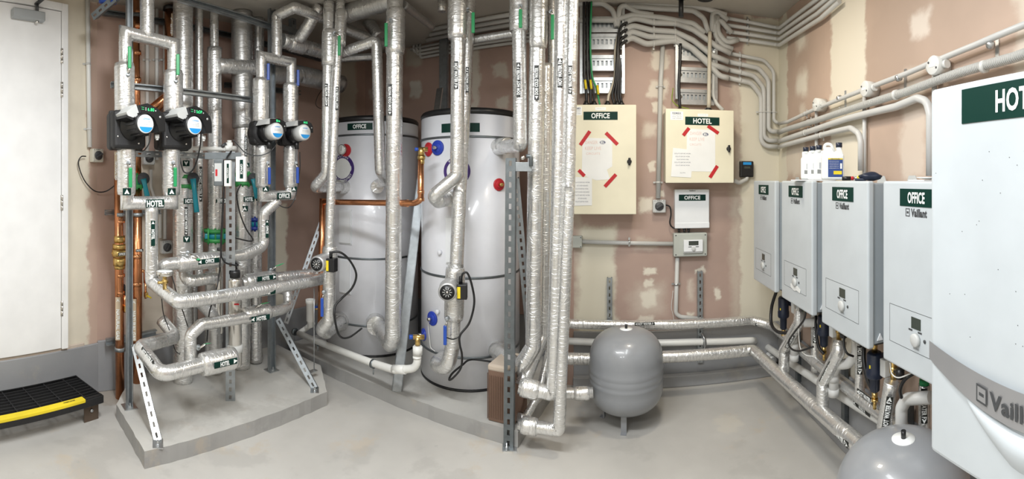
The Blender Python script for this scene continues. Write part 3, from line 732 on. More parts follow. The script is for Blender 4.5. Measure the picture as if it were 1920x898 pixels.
# --- copper gas pipes
def clampring(parent, px, py, d, R, m=DKG, pl='L'):
    k = MB(); ring_clip(k, P(px, py, d, pl), ZZ, R + .001, .026, m, .006); build(k, 'pipe_clamp', parent)
def collar(mb, px, py, d, R, h, m, pl='L', f=1.12):
    p = P(px, py, d, pl); mb.tube([p - ZZ * h / 2, p - ZZ * h / 2, p + ZZ * h / 2, p + ZZ * h / 2], [R, R * f, R * f, R], m, seg=20)
rg = 8.5 * rl(225, .15) / FP
g1 = thing('gas_pipe', 'left copper natural gas pipe with a brass valve tagged OFFICE, rising from the floor', 'pipe', P(225, 745, 0, 'Z'))
k = MB(); p = P(225, 745, .15, 'L'); p.z = 0; k.cyl(p, P(222, 290, .15, 'L'), rg, COPPER, seg=22); build(k, 'tube', g1)
rg2 = 9.5 * rl(256, .15) / FP
g2 = thing('gas_pipe', 'second copper natural gas pipe, tagged HOTEL, just right of the frame post', 'pipe', P(256, 745, .15, 'L'))
k = MB(); p = P(257, 700, .15, 'L'); p.z = .0; q = P(253, -30, .15, 'L'); k.cyl(p, P(257, 330, .15, 'L'), rg2, COPPER, seg=22); k.cyl(P(257, 330, .15, 'L'), q, rg2 * .86, COPPER, seg=22); build(k, 'tube', g2)
for y in (25, 50, 100, 150, 330, 345, 480, 532): 
    k = MB(); collar(k, 256, y, .15, rg2 * (.87 if y < 200 else 1), .03, COPPERB); build(k, 'joint_collar', g2)
for y in (415, 516, 548):
    k = MB(); collar(k, 225, y, .15, rg, .02, COPPERB); build(k, 'joint_collar', g1)
for gp, x, y in ((g1, 225, 654), (g2, 256, 30), (g1, 225, 402), (g2, 257, 402)): clampring(gp, x, y, .15, rg if gp is g1 else rg2, DKG if y < 60 else STEEL)
k = MB(); 
for y, f, h in ((448, 1.25, .05), (462, 1.55, .035), (474, 1.7, .05), (490, 1.45, .06), (500, 1.2, .03)): collar(k, 224, y, .15, rg, h, BRASS, f=f)
F = Fr(P(224, 474, .15, 'L'), UL3); k.cyl(F(-.06, 0, 0), F(-.02, 0, 0), .008, BRASS, seg=10); va = build(k, 'brass_valve', g1)
pipe_label(va, 224, 474, rl(224, .15), rg * 1.7, 'OFFICE', .06, .024, UL3)
pipe_label(g2, 258, 468, rl(258, .15), rg2, 'HOTEL', .06, .02, UL3)
def gaslabel(par, px, y0, y1, R):
    yc = (y0 + y1) / 2; r = rl(px, .15); L = (y1 - y0) / FP * r; p = P(px, yc, r); n = -Vector((p.x, p.y, 0)).normalized()
    Fc = Cyl(p, -ZZ, n, R + .001); k = MB(); band(k, Fc, L, .036, NGAS); lb = build(k, 'gas_label', par, 'beige printed natural gas label')
    k = MB(); put_text(k, Fc, 'NATURAL GAS', .04, 0, L * .70, .024, .0025, SIGNT, .05); build(k, 'lettering', lb); k = MB(); tri(k, Fc, -L * .43, 0, .024, -1, .0025, SIGNT); build(k, 'arrow', lb)
gaslabel(g1, 221, 555, 635, rg); gaslabel(g2, 251, 558, 636, rg2); gaslabel(g1, 219, 285, 335, rg)
# small drain cocks and test points on the gas pipes
for par, x, y, m in ((g1, 233, 534, BLKM), (g2, 272, 508, COPPERB)):
    k = MB(); p = P(x, y, .15, 'L'); c = P(x - 9, y, .15, 'L')
    k.tube(fillet([c, p, p - ZZ * .09], .02), .012, m); build(k, 'branch_fitting', par)
    k = MB(); p2 = P(x + 1, y + 44, .16, 'L'); k.cyl(p2 + ZZ * .10, p2 - ZZ * .03, .009, COPPERB, seg=10); k.box(Fr(p2, UL3), -.012, .012, -.01, .03, -.02, .02, BRASS, .004); k.tube([p2 + NL3 * .03, p2 + NL3 * .045 + UL3 * .03 - ZZ * .02], .006, YEL, seg=8); build(k, 'drain_cock', par, 'small drain cock with yellow handle')
rg3 = 10.5 * rl(319, .16) / FP
g3 = thing('gas_pipe', 'wide orange copper gas pipe clamped under the ceiling behind the left pump loop', 'pipe', P(319, 185, .16, 'L'))
k = MB(); k.tube(fillet([P(319, 12, .16, 'L'), P(319, 178, .16, 'L'), P(262, 226, .15, 'L')], .05), rg3, COPPER, seg=20); build(k, 'tube', g3)
clampring(g3, 318, 16, .16, rg3, BLK)
r = rl(321, .16); p = P(321, 50, r); Fc = Cyl(p, -ZZ, -Vector((p.x, p.y, 0)), rg3 + .001); k = MB(); band(k, Fc, .17, .04, NGAS); lb = build(k, 'gas_label', g3, 'beige gas label'); k = MB(); tri(k, Fc, -.04, 0, .03, -1, .0025, SIGNT); build(k, 'arrow', lb); k = MB(); put_text(k, Fc, 'NATURAL', .035, 0, .08, .022, .0025, SIGNT); build(k, 'lettering', lb)

# --- rear foil risers
def riser(label, x, y0, y1, d, w, x2=None, m=None, sleeves=(), name='foil_riser', grp='foil insulated risers behind the pumps'):
    return pipe(name, label, 'insulated pipe', [(x, y0, d), (x2 or x, y1, d)], w, m, 'L', group=grp, sleeves=sleeves)
def tile(par, px, py, r, R, up=True, w=.05):     # square flow arrow label
    p = P(px, py, r); Fc = Cyl(p, ZZ, -Vector((p.x, p.y, 0)), R + .005); k = MB(); band(k, Fc, w * .85, w, SIGN, .001); lb = build(k, 'arrow_label', par, 'green square label with a white arrow')
    k = MB(); s = 1 if up else -1; q = len(k.v)
    for a, c in ((.35, 0), (-.3, .34), (-.3, .1), (-.12, 0), (-.3, -.1), (-.3, -.34)): k.v.append(Fc(a * w * s * .9, .0025, c * w * .9))
    k.face([q, q + 1, q + 2, q + 3], SIGNT); k.face([q, q + 3, q + 4, q + 5], SIGNT); build(k, 'arrow', lb)
def butterfly(label, px, py, d, w, flange=GRN2, band_=TEAL, lever=None, h=.10, pl='L'):
    r = rl(px, d, pl); R = w / 2 * r / FP; p = P(px, py, r); t = thing('butterfly_valve', label, 'valve', p, None)
    k = MB(); 
    for z in (-h / 2, h / 2 - .028): k.tube([p + ZZ * z, p + ZZ * z, p + ZZ * (z + .028), p + ZZ * (z + .028)], [R * .8, R, R, R * .8], flange, seg=24)
    F = frp(px, py, r)
    for a in (-.6, 0, .6): k.cyl(F(a * R, R * .85, -h / 2 - .01), F(a * R, R * .85, h / 2 + .012), .008, flange, seg=8)
    build(k, 'flanges', t); k = MB(); k.tube([p - ZZ * h * .25, p + ZZ * h * .25], R * .88, band_, seg=24)
    for sg in (-1, 1): k.box(F, sg * R * .6, sg * R * .9, .3 * R, R * .9, -h * .2, h * .2, band_, .006)
    build(k, 'valve_body', t)
    if lever:
        lx, ly0, ly1 = lever; q = P(lx, ly0, r - R * .8); Fq = frp(lx, ly0, r - R * .8); k = MB(); k.lathe(Fq, [(.040, 0), (.046, .004), (.046, .012), (.02, .013), (.014, .03), (0, .03)], DKG, 20, axis='b'); build(k, 'notch_plate', t)
        k = MB(); e = P(lx + 7, ly1, r - R * .8 - .05); k.tube([q + (e - q) * 0 - Vector((q.x, q.y, 0)).normalized() * .03, q.lerp(e, .35), e], [.022, .017, .02], TEAL, seg=10, flat=.5); build(k, 'lever', t, 'teal lever')
    return t
t = riser('tall thick foil riser with HOTEL and hot water labels, third from the left post', 343, 2, 716, .26, 38, sleeves=[]); 
r = rl(343, .26); R = 19 * r / FP
pipe_label(t, 348, 376, r, R, 'HOTEL', .105, .042, UL3, 'g'); pipe_label(t, 349, 413, r, R, 'DOM HOT WATER F', .21, .022, -ZZ, 'b', arrow=1); pipe_label(t, 349, 413, r, R, '', .001, .001, -ZZ)
tile(t, 349, 307, r, R, False); tile(t, 350, 446, r, R, False)
t = riser('slim foil riser right of the thick HOTEL riser', 373, 12, 520, .20, 16); r = rl(375, .20); pipe_label(t, 376, 345, r, 8 * r / FP, 'DOM HOT WATER F', .27, .024, -ZZ, 'b', arrow=1)
t = pipe('foil_riser', 'foil riser that widens below the rail and branches right to the next riser', 'insulated pipe', [(401, -20, .24), (402, 96, .24)], 17, None, 'L', group='foil insulated risers behind the pumps')
t = pipe('foil_riser', 'wide foil riser with an OFFICE label over a green flanged valve', 'insulated pipe', [(402, 90, .24), (402, 100, .24), (404, 700, .24)], 28, None, 'L', group='foil insulated risers behind the pumps')
r = rl(411, .24); pipe_label(t, 408, 376, r, 14 * r / FP, 'OFFICE', .10, .042, UL3, 'g')
pipe('foil_pipe', 'fat horizontal foil branch crossing in front of the fat riser above the pumps', 'insulated pipe', [(408, 124, .30), (500, 128, .32)], 29, None, 'L')
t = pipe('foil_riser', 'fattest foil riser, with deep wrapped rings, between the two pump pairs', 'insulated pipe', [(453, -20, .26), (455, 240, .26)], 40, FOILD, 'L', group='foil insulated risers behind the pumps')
t = pipe('foil_riser', 'foil riser below the fattest one, with a HOTEL label and up arrow', 'insulated pipe', [(456, 236, .26), (456, 300, .26), (452, 690, .26)], 34, None, 'L', group='foil insulated risers behind the pumps')
r = rl(457, .26); R = 17 * r / FP; pipe_label(t, 457, 373, r, R, 'HOTEL', .10, .042, UL3, 'g'); tile(t, 459, 390, r, R); tile(t, 463, 310, r, R, w=.04); pipe_label(t, 461, 276, r, R, 'HOT WATER F', .16, .022, ZZ, 'b', arrow=1)
t = riser('foil riser just right of the fattest one, behind the left OFFICE pump', 484, -20, 250, .22, 23)
t = riser('foil riser standing beside the right frame post, with a blue flanged valve', 479, 250, 677, .24, 25); r = rl(480, .24); pipe_label(t, 480, 371, r, 12.5 * r / FP, 'OFFICE', .08, .04, UL3, 'g'); 
butterfly('green flanged butterfly valve with a long teal lever on the thick HOTEL riser', 345, 340, .26, 40, lever=(362, 335, 398))
butterfly('green flanged butterfly valve on the copper pipe below the left pump, teal lever', 257, 340, .15, 26, lever=(269, 335, 368))
butterfly('green flanged valve low on the wide OFFICE riser', 404, 441, .24, 44)
butterfly('green flanged valve under the OFFICE control box', 455, 336, .26, 38, lever=(475, 335, 372))
butterfly('blue flanged valve on the riser beside the right frame post', 478, 419, .24, 30, DKBLU)
for i, (x, y0, y1, d, w, lb) in enumerate(((364, 520, 690, .17, 14, 'slim foil stub pipe standing behind the stainless canisters'), (394, 510, 690, .34, 20, 'short foil pipe dropping behind the lower HOTEL pipework'))):
    riser(lb, x, y0, y1, d, w, m=FOILD, name='foil_stub')
# big dark foil mains near the ceiling, right of the pumps
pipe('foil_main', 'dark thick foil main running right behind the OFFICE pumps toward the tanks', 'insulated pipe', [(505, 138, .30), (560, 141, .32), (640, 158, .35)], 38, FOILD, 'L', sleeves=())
t = pipe('foil_main', 'foil main with a green lever valve, crossing above the right OFFICE pump', 'insulated pipe', [(528, 76, .50), (610, 99, .50), (640, 106, .5)], 28, None, 'L', sleeves=[(542, 80, 572, 88, .50, 'L', .50, .068)])
lever_valve(t, 577, 86, .40, GREEN, dx=.02, pl='L', tilt=1.5, L=.07)
pipe('foil_main', 'angled foil pipe dropping from the ceiling beside the grey ceiling bracket', 'insulated pipe', [(600, -20, .75), (577, 50, .65), (560, 75, .55)], 24, None, 'L')
k = MB(); strut(k, P(551, 80, .40, 'L'), P(551, 26, .40, 'L'), NL3, .05, .04, STEEL, True); tag(build(k, 'ceiling_bracket'), 'short upright slotted bracket under the ceiling above the OFFICE pumps', 'bracket')
k = MB(); strut(k, P(528, 50, .44, 'L'), P(562, 62, .44, 'L'), NL3, .045, .04, STEEL, False); tag(build(k, 'ceiling_bracket'), 'short level channel bolted below the ceiling rail above the OFFICE pumps', 'bracket')

# --- pump loops
def loop(label, xl, xr, yt, yb, d, w, ytr, ybr, sl):
    return pipe('foil_pump_loop', label, 'insulated pipe', [(xl, yb - 2, d), (xl, yt, d), (xr, ytr, d), (xr, ybr, d)], w, None, 'L', sleeves=sl, fil=0)
dP = .60
t1 = loop('upper foil loop with two green levers feeding the left pump pair', 235, 325, 62, 226, dP, 25, 83, 226, [(233, 118, 234, 215, dP, 'L', dP, .066), (325, 132, 325, 215, dP, 'L', dP, .066)])
lever_valve(t1, 240, 140, dP + .07, GREEN, dx=.01, down=False, pl='L', L=.13); lever_valve(t1, 330, 152, dP + .07, GREEN, dx=.012, down=False, pl='L', L=.13)
pipe('foil_riser', 'foil riser joining the top of the left pump loop to the ceiling', 'insulated pipe', [(276, 72, dP), (276, -30, dP)], 27, None, 'L', group=None)
t2 = pipe('foil_pump_loop', 'lower foil U with a HOTEL label joining the legs below the left pumps', 'insulated pipe', [(238, 262, dP), (238, 381, dP), (322, 380, dP), (322, 262, dP)], 26, None, 'L', sleeves=[(237, 268, 237, 366, dP, 'L', dP, .060), (321, 268, 321, 366, dP, 'L', dP, .060)], fil=0)
r = rl(285, dP); R = 13 * r / FP; pipe_label(t2, 286, 381, r, R, 'HOTEL', .125, .055, UL3, 'g', tw=.92)
for x in (238, 322):
    r = rl(x, dP); tile(t2, x, 359, r, .062, w=.052); lever_valve(t2, x + 3, 305, dP + .062, GREEN, dx=.012, pl='L', L=.12)
tO = loop('upper foil loop with two blue levers feeding the OFFICE pump pair', 490, 546, 106, 240, .58, 20, 117, 240, [(489, 146, 489, 232, .58, 'L', .58, .060), (545, 156, 545, 236, .58, 'L', .58, .060)])
lever_valve(tO, 500, 160, .60, BLUE, dx=.012, down=False, pl='L', L=.12); lever_valve(tO, 556, 170, .60, BLUE, dx=.012, down=False, pl='L', L=.12)
pipe('foil_riser', 'foil pipe rising from the OFFICE loop, peaking under the ceiling and running right', 'insulated pipe', [(519, 110, .58), (519, 30, .58), (552, 14, .72), (612, 36, .72)], 20, None, 'L', fil=.012)
tp2 = pipe('foil_pump_loop', 'lower foil U with an OFFICE label joining the legs below the OFFICE pumps', 'insulated pipe', [(493, 262, .58), (493, 368, .58), (545, 366, .58), (545, 262, .58)], 21, None, 'L', fil=0, sleeves=[(493, 272, 493, 352, .58, 'L', .58, .057), (545, 272, 545, 352, .58, 'L', .58, .057)])
r = rl(526, .58); pipe_label(tp2, 526, 367, r, 10.5 * r / FP, 'OFFICE', .13, .05, UL3, 'g', tw=.8)
for x in (498, 551):
    r = rl(x, .58); tile(tp2, x, 354, r, .058, w=.045); lever_valve(tp2, x + 4, 306, .635, BLUE, dx=.012, pl='L', L=.12)
t = pipe('foil_pipe', 'foil pipe bending down from the OFFICE U to a fat OFFICE-labelled run', 'insulated pipe', [(521, 376, .58), (494, 400, .56), (494, 462, .56), (455, 478, .60), (400, 486, .60), (330, 494, .60), (302, 496, .60), (304, 506, .52)], 21, None, 'L', fil=.06, sleeves=[(415, 485, 332, 494, .60, 'L', .60, .058)])
r = rl(385, .60); dd = (P(415, 485, .6, 'L') - P(332, 494, .6, 'L')).normalized(); pipe_label(t, 384, 487, r, .056, 'OFFICE', .16, .034, dd, 'g', arrow=-1, tw=.42); lever_valve(t, 352, 474, .60, GREEN, dx=.07, pl='L', L=.01)
r = rl(503, .56); pipe_label(t, 501, 428, rl(494, .56), 10 * rl(494, .56) / FP, 'OFFICE', .13, .022, -ZZ, 'g', arrow=-1, tw=.45)
pipe('foil_pipe', 'lower foil elbow and short run just under the fat OFFICE-labelled run', 'insulated pipe', [(345, 505, .45), (349, 528, .52), (405, 521, .52), (408, 500, .3)], 22, None, 'L', fil=.05)

# hairpin pipe of the HOTEL side
hp = pipe('foil_pipe', 'long foil hairpin pipe with HOTEL labels, reaching out toward the left tank', 'insulated pipe',
    [(284, 388, .62), (284, 528, .62), (333, 566, .90), (600, 524, .80), (618, 514, .72), (600, 512, .55), (520, 520, .52), (452, 532, .52)], 25, None, 'L', fil=.022,
    sleeves=[(515, 521, 458, 530, .52, 'L', .52, .062)])
r = rl(492, .84); dd = (P(520, 537, .84, 'L') - P(460, 546, .84, 'L')).normalized(); Rh = hp['r']; pipe_label(hp, 490, 546, r, Rh, 'HOTEL', .17, .038, dd, 'g', arrow=-1, tw=.40)
pipe_label(hp, 490, 518, rl(490, .53), .066, 'HOTEL', .17, .036, dd, 'g', arrow=1, tw=.40); pipe_label(hp, 287, 436, rl(284, .62), Rh, 'HOTEL', .16, .026, -ZZ, 'g', arrow=-1, tw=.4)
lever_valve(hp, 508, 506, .52, GREEN, dx=.04, down=False, pl='L', tilt=1.2, L=.06)
# gauge on its brass stem, on the hairpin
p = P(309, 512, .80, 'L'); F = Fr(p, UL3); t = thing('pressure_gauge', 'round pressure gauge lying face up on a brass stem beside the hairpin pipe', 'gauge', P(309, 545, .80, 'L'))
k = MB(); k.lathe(F, [(0, .012), (.050, .012), (.053, .008), (.053, -.008), (.045, -.014), (0, -.014)], CHROME, 28); gb = build(k, 'gauge_case', t); k = MB(); k.lathe(F, [(.047, .0125), (.047, .0135), (0, .0135)], SIGNT, 28); build(k, 'dial_face', gb)
k = MB(); k.cyl(F(0, 0, -.014), F(0, 0, -.10), .013, BRASS, seg=10); k.cyl(F(0, 0, -.04), F(0, 0, -.06), .02, BRASS, seg=6); k.cyl(F(-.045, 0, -.055), F(.02, 0, -.055), .009, BRASS, seg=10); build(k, 'brass_stem', t)
# lower HOTEL pipework
t = pipe('foil_pipe', 'foil pipe with a HOTEL label and green lever, just below the long hairpin pipe', 'insulated pipe',
    [(356, 688, .82), (357, 628, .80), (378, 608, .80), (480, 592, .78), (528, 580, .72), (541, 574, .66), (540, 545, .62), (516, 540, .40)], 23, None, 'L', fil=.05, sleeves=[(455, 593, 505, 583, .76, 'L', .76, .056)])
dd = (P(500, 588, .77, 'L') - P(450, 596, .77, 'L')).normalized(); pipe_label(t, 479, 592, rl(479, .77), .060, 'HOTEL', .15, .038, dd, 'g', arrow=-1, tw=.55); lever_valve(t, 476, 577, .76, GREEN, dx=.05, down=False, pl='L', tilt=1.35, L=.05)
t = pipe('foil_pipe', 'lowest foil pipe folding round from the wall to a fat capped end marked HOTEL', 'insulated pipe',
    [(303, 600, .28), (330, 632, .42), (262, 650, .62), (302, 702, .92), (388, 681, .90)], 23, None, 'L', fil=.05, sleeves=[(376, 684, 440, 670, .90, 'L', .90, .070)])
dd = (P(438, 667, .9, 'L') - P(385, 679, .9, 'L')).normalized(); pipe_label(t, 412, 673, rl(412, .9), .072, 'HOTEL', .16, .038, dd, 'g', arrow=1, tw=.4)
dd = (P(302, 702, .92, 'L') - P(262, 650, .62, 'L')).normalized(); pipe_label(t, 287, 670, rl(284, .78), .040, 'HOT WATER F', .17, .03, dd, 'b', arrow=0); lever_valve(t, 372, 652, .90, GREEN, dx=.04, down=False, pl='L', tilt=1.4, L=.03)
pipe('foil_pipe', 'short foil pipe slanting down behind the lower HOTEL pipe', 'insulated pipe', [(372, 560, .45), (402, 592, .50), (404, 660, .5)], 26, FOILD, 'L', fil=.06)

# --- pumps
def big_pump(label, px, py, digits):
    r = rl(px, dP); F = fr('L', px, py, dP); s = r / FP
    t = thing('circulation_pump', label, 'pump', F(0, 0, -.12), 'smart pumps of the HOTEL loop')
    k = MB(); k.box(F, -.115, .10, -.09, .085, -.135, .105, BLKM, .025, 3); k.box(F, -.12, .105, -.02, .02, -.14, .11, BLKM, .012); sh = build(k, 'insulation_shell', t, 'black moulded insulation shell')
    G = F; yw = .22; F = Fr(G(0, 0, .006), G.u * cos(yw) - G.n * sin(yw)); k = MB(); k.lathe(F, [(.092, .05), (.092, .085), (.066, .10), (.066, .205), (.062, .215), (.056, .215)], BLK, 36, axis='b')
    for i in range(12):
        a = pi * 2 * i / 12; k.box(Fr(F(.069 * cos(a), .155, .069 * sin(a)), F.u * cos(a) + F.w * sin(a), F.n, F.w * cos(a) - F.u * sin(a)), -.004, .006, -.045, .045, -.004, .004, BLK)
    mo = build(k, 'motor_housing', t)
    k = MB(); k.lathe(F, [(.056, .213), (.056, .221), (.052, .2235), (0, .2235)], SIGNT, 36, axis='b'); lb = build(k, 'name_disc', mo, 'round white and blue rating plate')
    k = MB(); n = 20; q = len(k.v); pts = [(.050 * cos(a), .050 * sin(a)) for a in [pi * 1.12 + (pi * .76) * i / n for i in range(n + 1)]]
    for x, y in pts: k.v.append(F(x, .2245, y))
    k.face(list(range(len(pts))), SKYB); put_text(k, F, 'LOWARA', .004, .030, .050, .010, .2245, SKYB)
    for j, yy in enumerate((.014, .005, -.004)): put_text(k, F, 'IP44  230V~  50Hz  TF110' if j else 'ecocirc XL 25-80', 0, yy, .058, .005, .2247, INKB, 0)
    build(k, 'plate_print', lb)
    # curved control head over the motor
    ol = [(a_ * .90 + .004, c_ * .90 + .006) for a_, c_ in [(-.050, .115), (.02, .135), (.105, .105), (.150, .072), (.165, .035), (.168, -.045), (.112, -.050), (.100, -.008), (.072, .042), (.02, .068), (-.028, .062)]]
    k = MB(); k.prism(F, ol, .12, .205, DKG, BLK); hd = build(k, 'control_head', mo)
    k = MB(); k.prism(F, [(a * .965 + .002, c * .965 + .001) for a, c in ol], .205, .208, BLK); 
    put_text(k, F, digits, .045, .090, .046, .019, .2095, LEDG, .0)
    for a, c in ((.0, .10), (.0, .088)): put_text(k, F, 'Power' if c > .09 else 'Select', a - .012, c, .018, .0045, .2095, LEDG, 0)
    for a, c, rr in ((.010, .100, .004), (.010, .088, .004), (.088, .088, .0045), (.125, .050, .007)): k.lathe(Fr(F(a * .9, .208, c * .9 + .006), F.u), [(rr, 0), (rr, .002), (0, .002)], LG, 12, axis='b')
    build(k, 'display_panel', hd, 'black display with green digits')
    k = MB(); k.prism(F, [(-.115, .066), (-.048, .118), (-.026, .062), (-.06, .035), (-.105, .045)], .04, .19, LG); k.prism(F, [(-.115, .05), (-.06, .03), (-.07, .02), (-.115, .035)], .04, .19, BLK); build(k, 'side_cover', hd, 'light grey side cover')
    k = MB(); k.cyl(F(.13, .15, -.05), F(.13, .15, -.075), .014, SIGNT, seg=14); k.cyl(F(.13, .15, -.075), F(.13, .15, -.085), .009, SIGNT, seg=14); build(k, 'cable_gland', hd, 'white cable gland')
    F = G; screws(t, F, [(-.085, -.06), (-.085, .06), (.05, -.10)], .006, b=.086)
    return F
F1 = big_pump('left HOTEL pump, black with a green 6.80 on its curved display', 238, 241, '6.80')
F2 = big_pump('right HOTEL pump, black with a green word on its curved display', 326, 243, 'StOP')
def small_pump(label, px, py, digits):
    F = fr('L', px, py, .58); t = thing('circulation_pump', label, 'pump', F(0, 0, -.1), 'pumps of the OFFICE loop')
    k = MB(); k.lathe(F, [(.04, -.08), (.086, -.06), (.092, -.02), (.092, .045), (.075, .05)], BLKM, 28, axis='b'); k.box(F, -.085, .06, -.06, .04, -.09, .09, BLKM, .03, 3); build(k, 'insulation_shell', t, 'black moulded insulation shell')
    k = MB(); k.lathe(F, [(.070, .04), (.070, .12), (.066, .125), (.062, .125)], BLK, 30, axis='b'); k.lathe(F, [(.062, .12), (.060, .19), (.054, .195)], LG, 30, axis='b'); mo = build(k, 'motor_housing', t)
    k = MB(); k.lathe(F, [(.055, .19), (.053, .199), (0, .200)], SIGNT, 30, axis='b'); lb = build(k, 'name_disc', mo, 'round white and blue rating plate')
    k = MB(); pts = [(.046 * cos(a), .046 * sin(a)) for a in [pi * 1.12 + (pi * .76) * i / 16 for i in range(17)]]
    for x, y in pts: k.v.append(F(x, .2012, y))
    k.face(list(range(17)), SKYB); put_text(k, F, 'LOWARA', 0, .03, .045, .009, .2012, SKYB)
    for yy in (.014, .004): put_text(k, F, 'ecocirc 25-60 230V', 0, yy, .06, .005, .2012, INKB, 0)
    build(k, 'plate_print', lb)
    ol = [(-.045, .085), (.03, .092), (.075, .075), (.092, .05), (.094, .005), (.062, .005), (.048, .035), (.02, .056), (-.02, .056), (-.045, .05)]
    k = MB(); k.prism(F, [(-.085, .045), (-.06, .085), (-.0, .092), (.03, .092), (.0, .055)], .05, .17, LG); hd = build(k, 'control_head', mo, 'light grey control head')
    k = MB(); k.prism(F, ol, .165, .182, BLK); put_text(k, F, digits, .018, .075, .035, .015, .1835, LEDG, .01)
    k.lathe(Fr(F(.078, .182, .04), F.u), [(.005, 0), (.005, .002), (0, .002)], LG, 10, axis='b'); build(k, 'display_panel', hd, 'black display with green digits')
    k = MB(); k.cyl(F(.0, .10, -.06), F(.0, .10, -.12), .018, BLK, seg=12); build(k, 'cable_gland', t)
small_pump('left OFFICE pump, black shell with a small lit display', 490, 250, 'St')
small_pump('right OFFICE pump, black shell beside the tall foil pipes', 541, 252, 'H15')

# --- control boxes, cords and canisters in the middle
rb = rd(b)
def small_box(label, px, py, w, h, dep, txt, r, tx=0):
    F = frp(px, py, r, .35); t = thing('control_box', label, 'control box', F(0, 0, -h / 2))
    k = MB(); k.box(F, -w / 2, w / 2, -dep, 0, -h / 2, h / 2, PVCW, .004); build(k, 'housing', t)
    Fs = Fr(F(w * .10 + tx, 0, .0), -F.w, F.n, F.u); sg = sign(t, Fs, h * .74, w * .32, txt, .55, .62, b=.001, name='name_label')
    return F, t
F, t = small_box('narrow white control box marked HOTEL left of the middle slotted post', 426, 325, .045, .17, .03, 'HOTEL', 2.95)
F, t = small_box('white control box marked OFFICE right of the middle slotted post', 451, 317, .07, .165, .03, 'OFFICE', 2.97)
F = frp(410, 323, 3.0, .2); t = thing('ballast_box', 'dark grey metal ballast with a worn label beside the HOTEL control box', 'control box', F(0, 0, -.09)); k = MB(); k.box(F, -.035, .03, -.05, 0, -.09, .085, STEELD, .004); build(k, 'housing', t); k = MB(); k.box(F, -.028, .02, 0, .001, -.06, .06, LG); build(k, 'rating_label', t); k = MB(); k.box(F, -.022, -.008, .001, .002, -.025, .02, RED); build(k, 'red_mark', t)
k = MB(); k.tube([P(352, 278, .50, 'L'), P(362, 278, .50, 'L'), P(426, 280, .62, 'L')], .015, PVCW); t = thing('filling_pipe', 'white plastic filling pipe with fittings level with the pump bases', 'pipe', P(426, 290, .62, 'L')); build(k, 'tube', t)
k = MB(); p = P(354, 278, .50, 'L'); k.cyl(p - ZZ * .03, p + ZZ * .05, .028, PVCW); k.cyl(p + ZZ * .05, p + ZZ * .075, .018, PVCW); build(k, 'elbow', t)
k = MB(); p = P(430, 278, .62, 'L'); k.cyl(p - ZZ * .02, p + ZZ * .04, .024, PVCW); k.cyl(p + ZZ * .04, p + ZZ * .055, .016, PVCW); k.cyl(p - UL3 * .04, p + UL3 * .05, .019, PVCW); k.cyl(p - UL3 * .06 + ZZ * .01, p - UL3 * .03 + ZZ * .03, .012, DKG, seg=8); build(k, 'tee', t)
rc = rb + .10
for lb, x, y0, y1, w, r in (('stainless steel canister with a black cap standing right of the middle post', 440, 520, 686, 27, rb + .02), ('slimmer stainless canister left of the middle post behind the hairpin', 411, 470, 625, 15, rb + .16)):
    p0, p1 = P(x, y1, r), P(x, y0, r); R = w / 2 * r / FP; t = thing('steel_canister', lb, 'filter canister', p0)
    k = MB(); L = (p1 - p0).length; k.lathe(Fr(p0, (1, 0, 0)), [(R * .8, 0), (R, .01), (R, L - .02), (R * .85, L), (0, L)], CHROME, 28); build(k, 'body', t)
    k = MB(); k.lathe(Fr(p1, (1, 0, 0)), [(R * .8, 0), (R * .8, .035), (R * .7, .05), (0, .05)] if w > 20 else [(R * .6, 0), (R * .6, .02), (0, .02)], BLK, 20); build(k, 'cap', t, 'black cap')
    if w > 20:
        k = MB(); z = Fr(p0 + ZZ * .10, (1, 0, 0)); k.lathe(z, [(R * 1.02, 0), (R * 1.16, .004), (R * 1.16, .045), (R * 1.02, .05)], LG, 28)
        build(k, 'collar_nut', t, 'grey ribbed collar'); k = MB(); Fq = frp(x, 567, r); k.box(Fq, -.004, .03, R, R + .004, -.004, .006, RED); build(k, 'red_tag', t)
    else:
        k = MB(); k.cyl(p0 - ZZ * .03, p0, R * .7, BLK); build(k, 'end_cap', t)
cable('black flex looping down beside the middle slotted post from the HOTEL control box', [(434, 283, .72), (424, 300, .75), (421, 330, .75), (419, 370, .75), (416, 420, .72), (414, 470, .72), (420, 490, .72), (434, 496, .72), (446, 497, .72), (441, 490, .7), (444, 505, .7)], .006)
cable('thin black flex swinging right from the OFFICE control box and back to the post', [(452, 345, .66), (444, 365, .66), (450, 400, .66), (462, 430, .66), (474, 448, .66), (468, 452, .66), (440, 446, .70)], .005)
cable('black flex hanging straight from the middle post down to the canisters', [(419, 360, .72), (417, 420, .74), (410, 520, .74), (400, 560, .8), (392, 590, .7), (388, 640, .6)], .005)
cable('thin black wire from the gauge down behind the hairpin pipe', [(321, 514, .7), (326, 530, .72), (331, 548, .74), (345, 590, .6), (352, 612, .5)], .0035)
cable('thin black wire dropping behind the left elbow of the hairpin pipe', [(303, 560, .55), (307, 590, .5), (318, 620, .4), (328, 655, .4), (338, 665, .3)], .0035)
cable('black flex from the right HOTEL pump curling back behind its leg', [(377, 249, .72), (375, 275, .7), (368, 305, .66), (358, 322, .62), (345, 322, .6), (338, 300, .58), (334, 278, .55), (322, 268, .5)], .005)
cable('grey flex from the left HOTEL pump sagging behind the right one', [(283, 250, .72), (279, 270, .7), (268, 283, .6), (255, 280, .5)], .004, DKG)
cable('grey flex from the left OFFICE pump sagging left toward the arm', [(522, 258, .68), (515, 275, .68), (502, 287, .66), (480, 292, .62), (460, 286, .6), (448, 274, .6), (437, 262, .6)], .004, DKG)
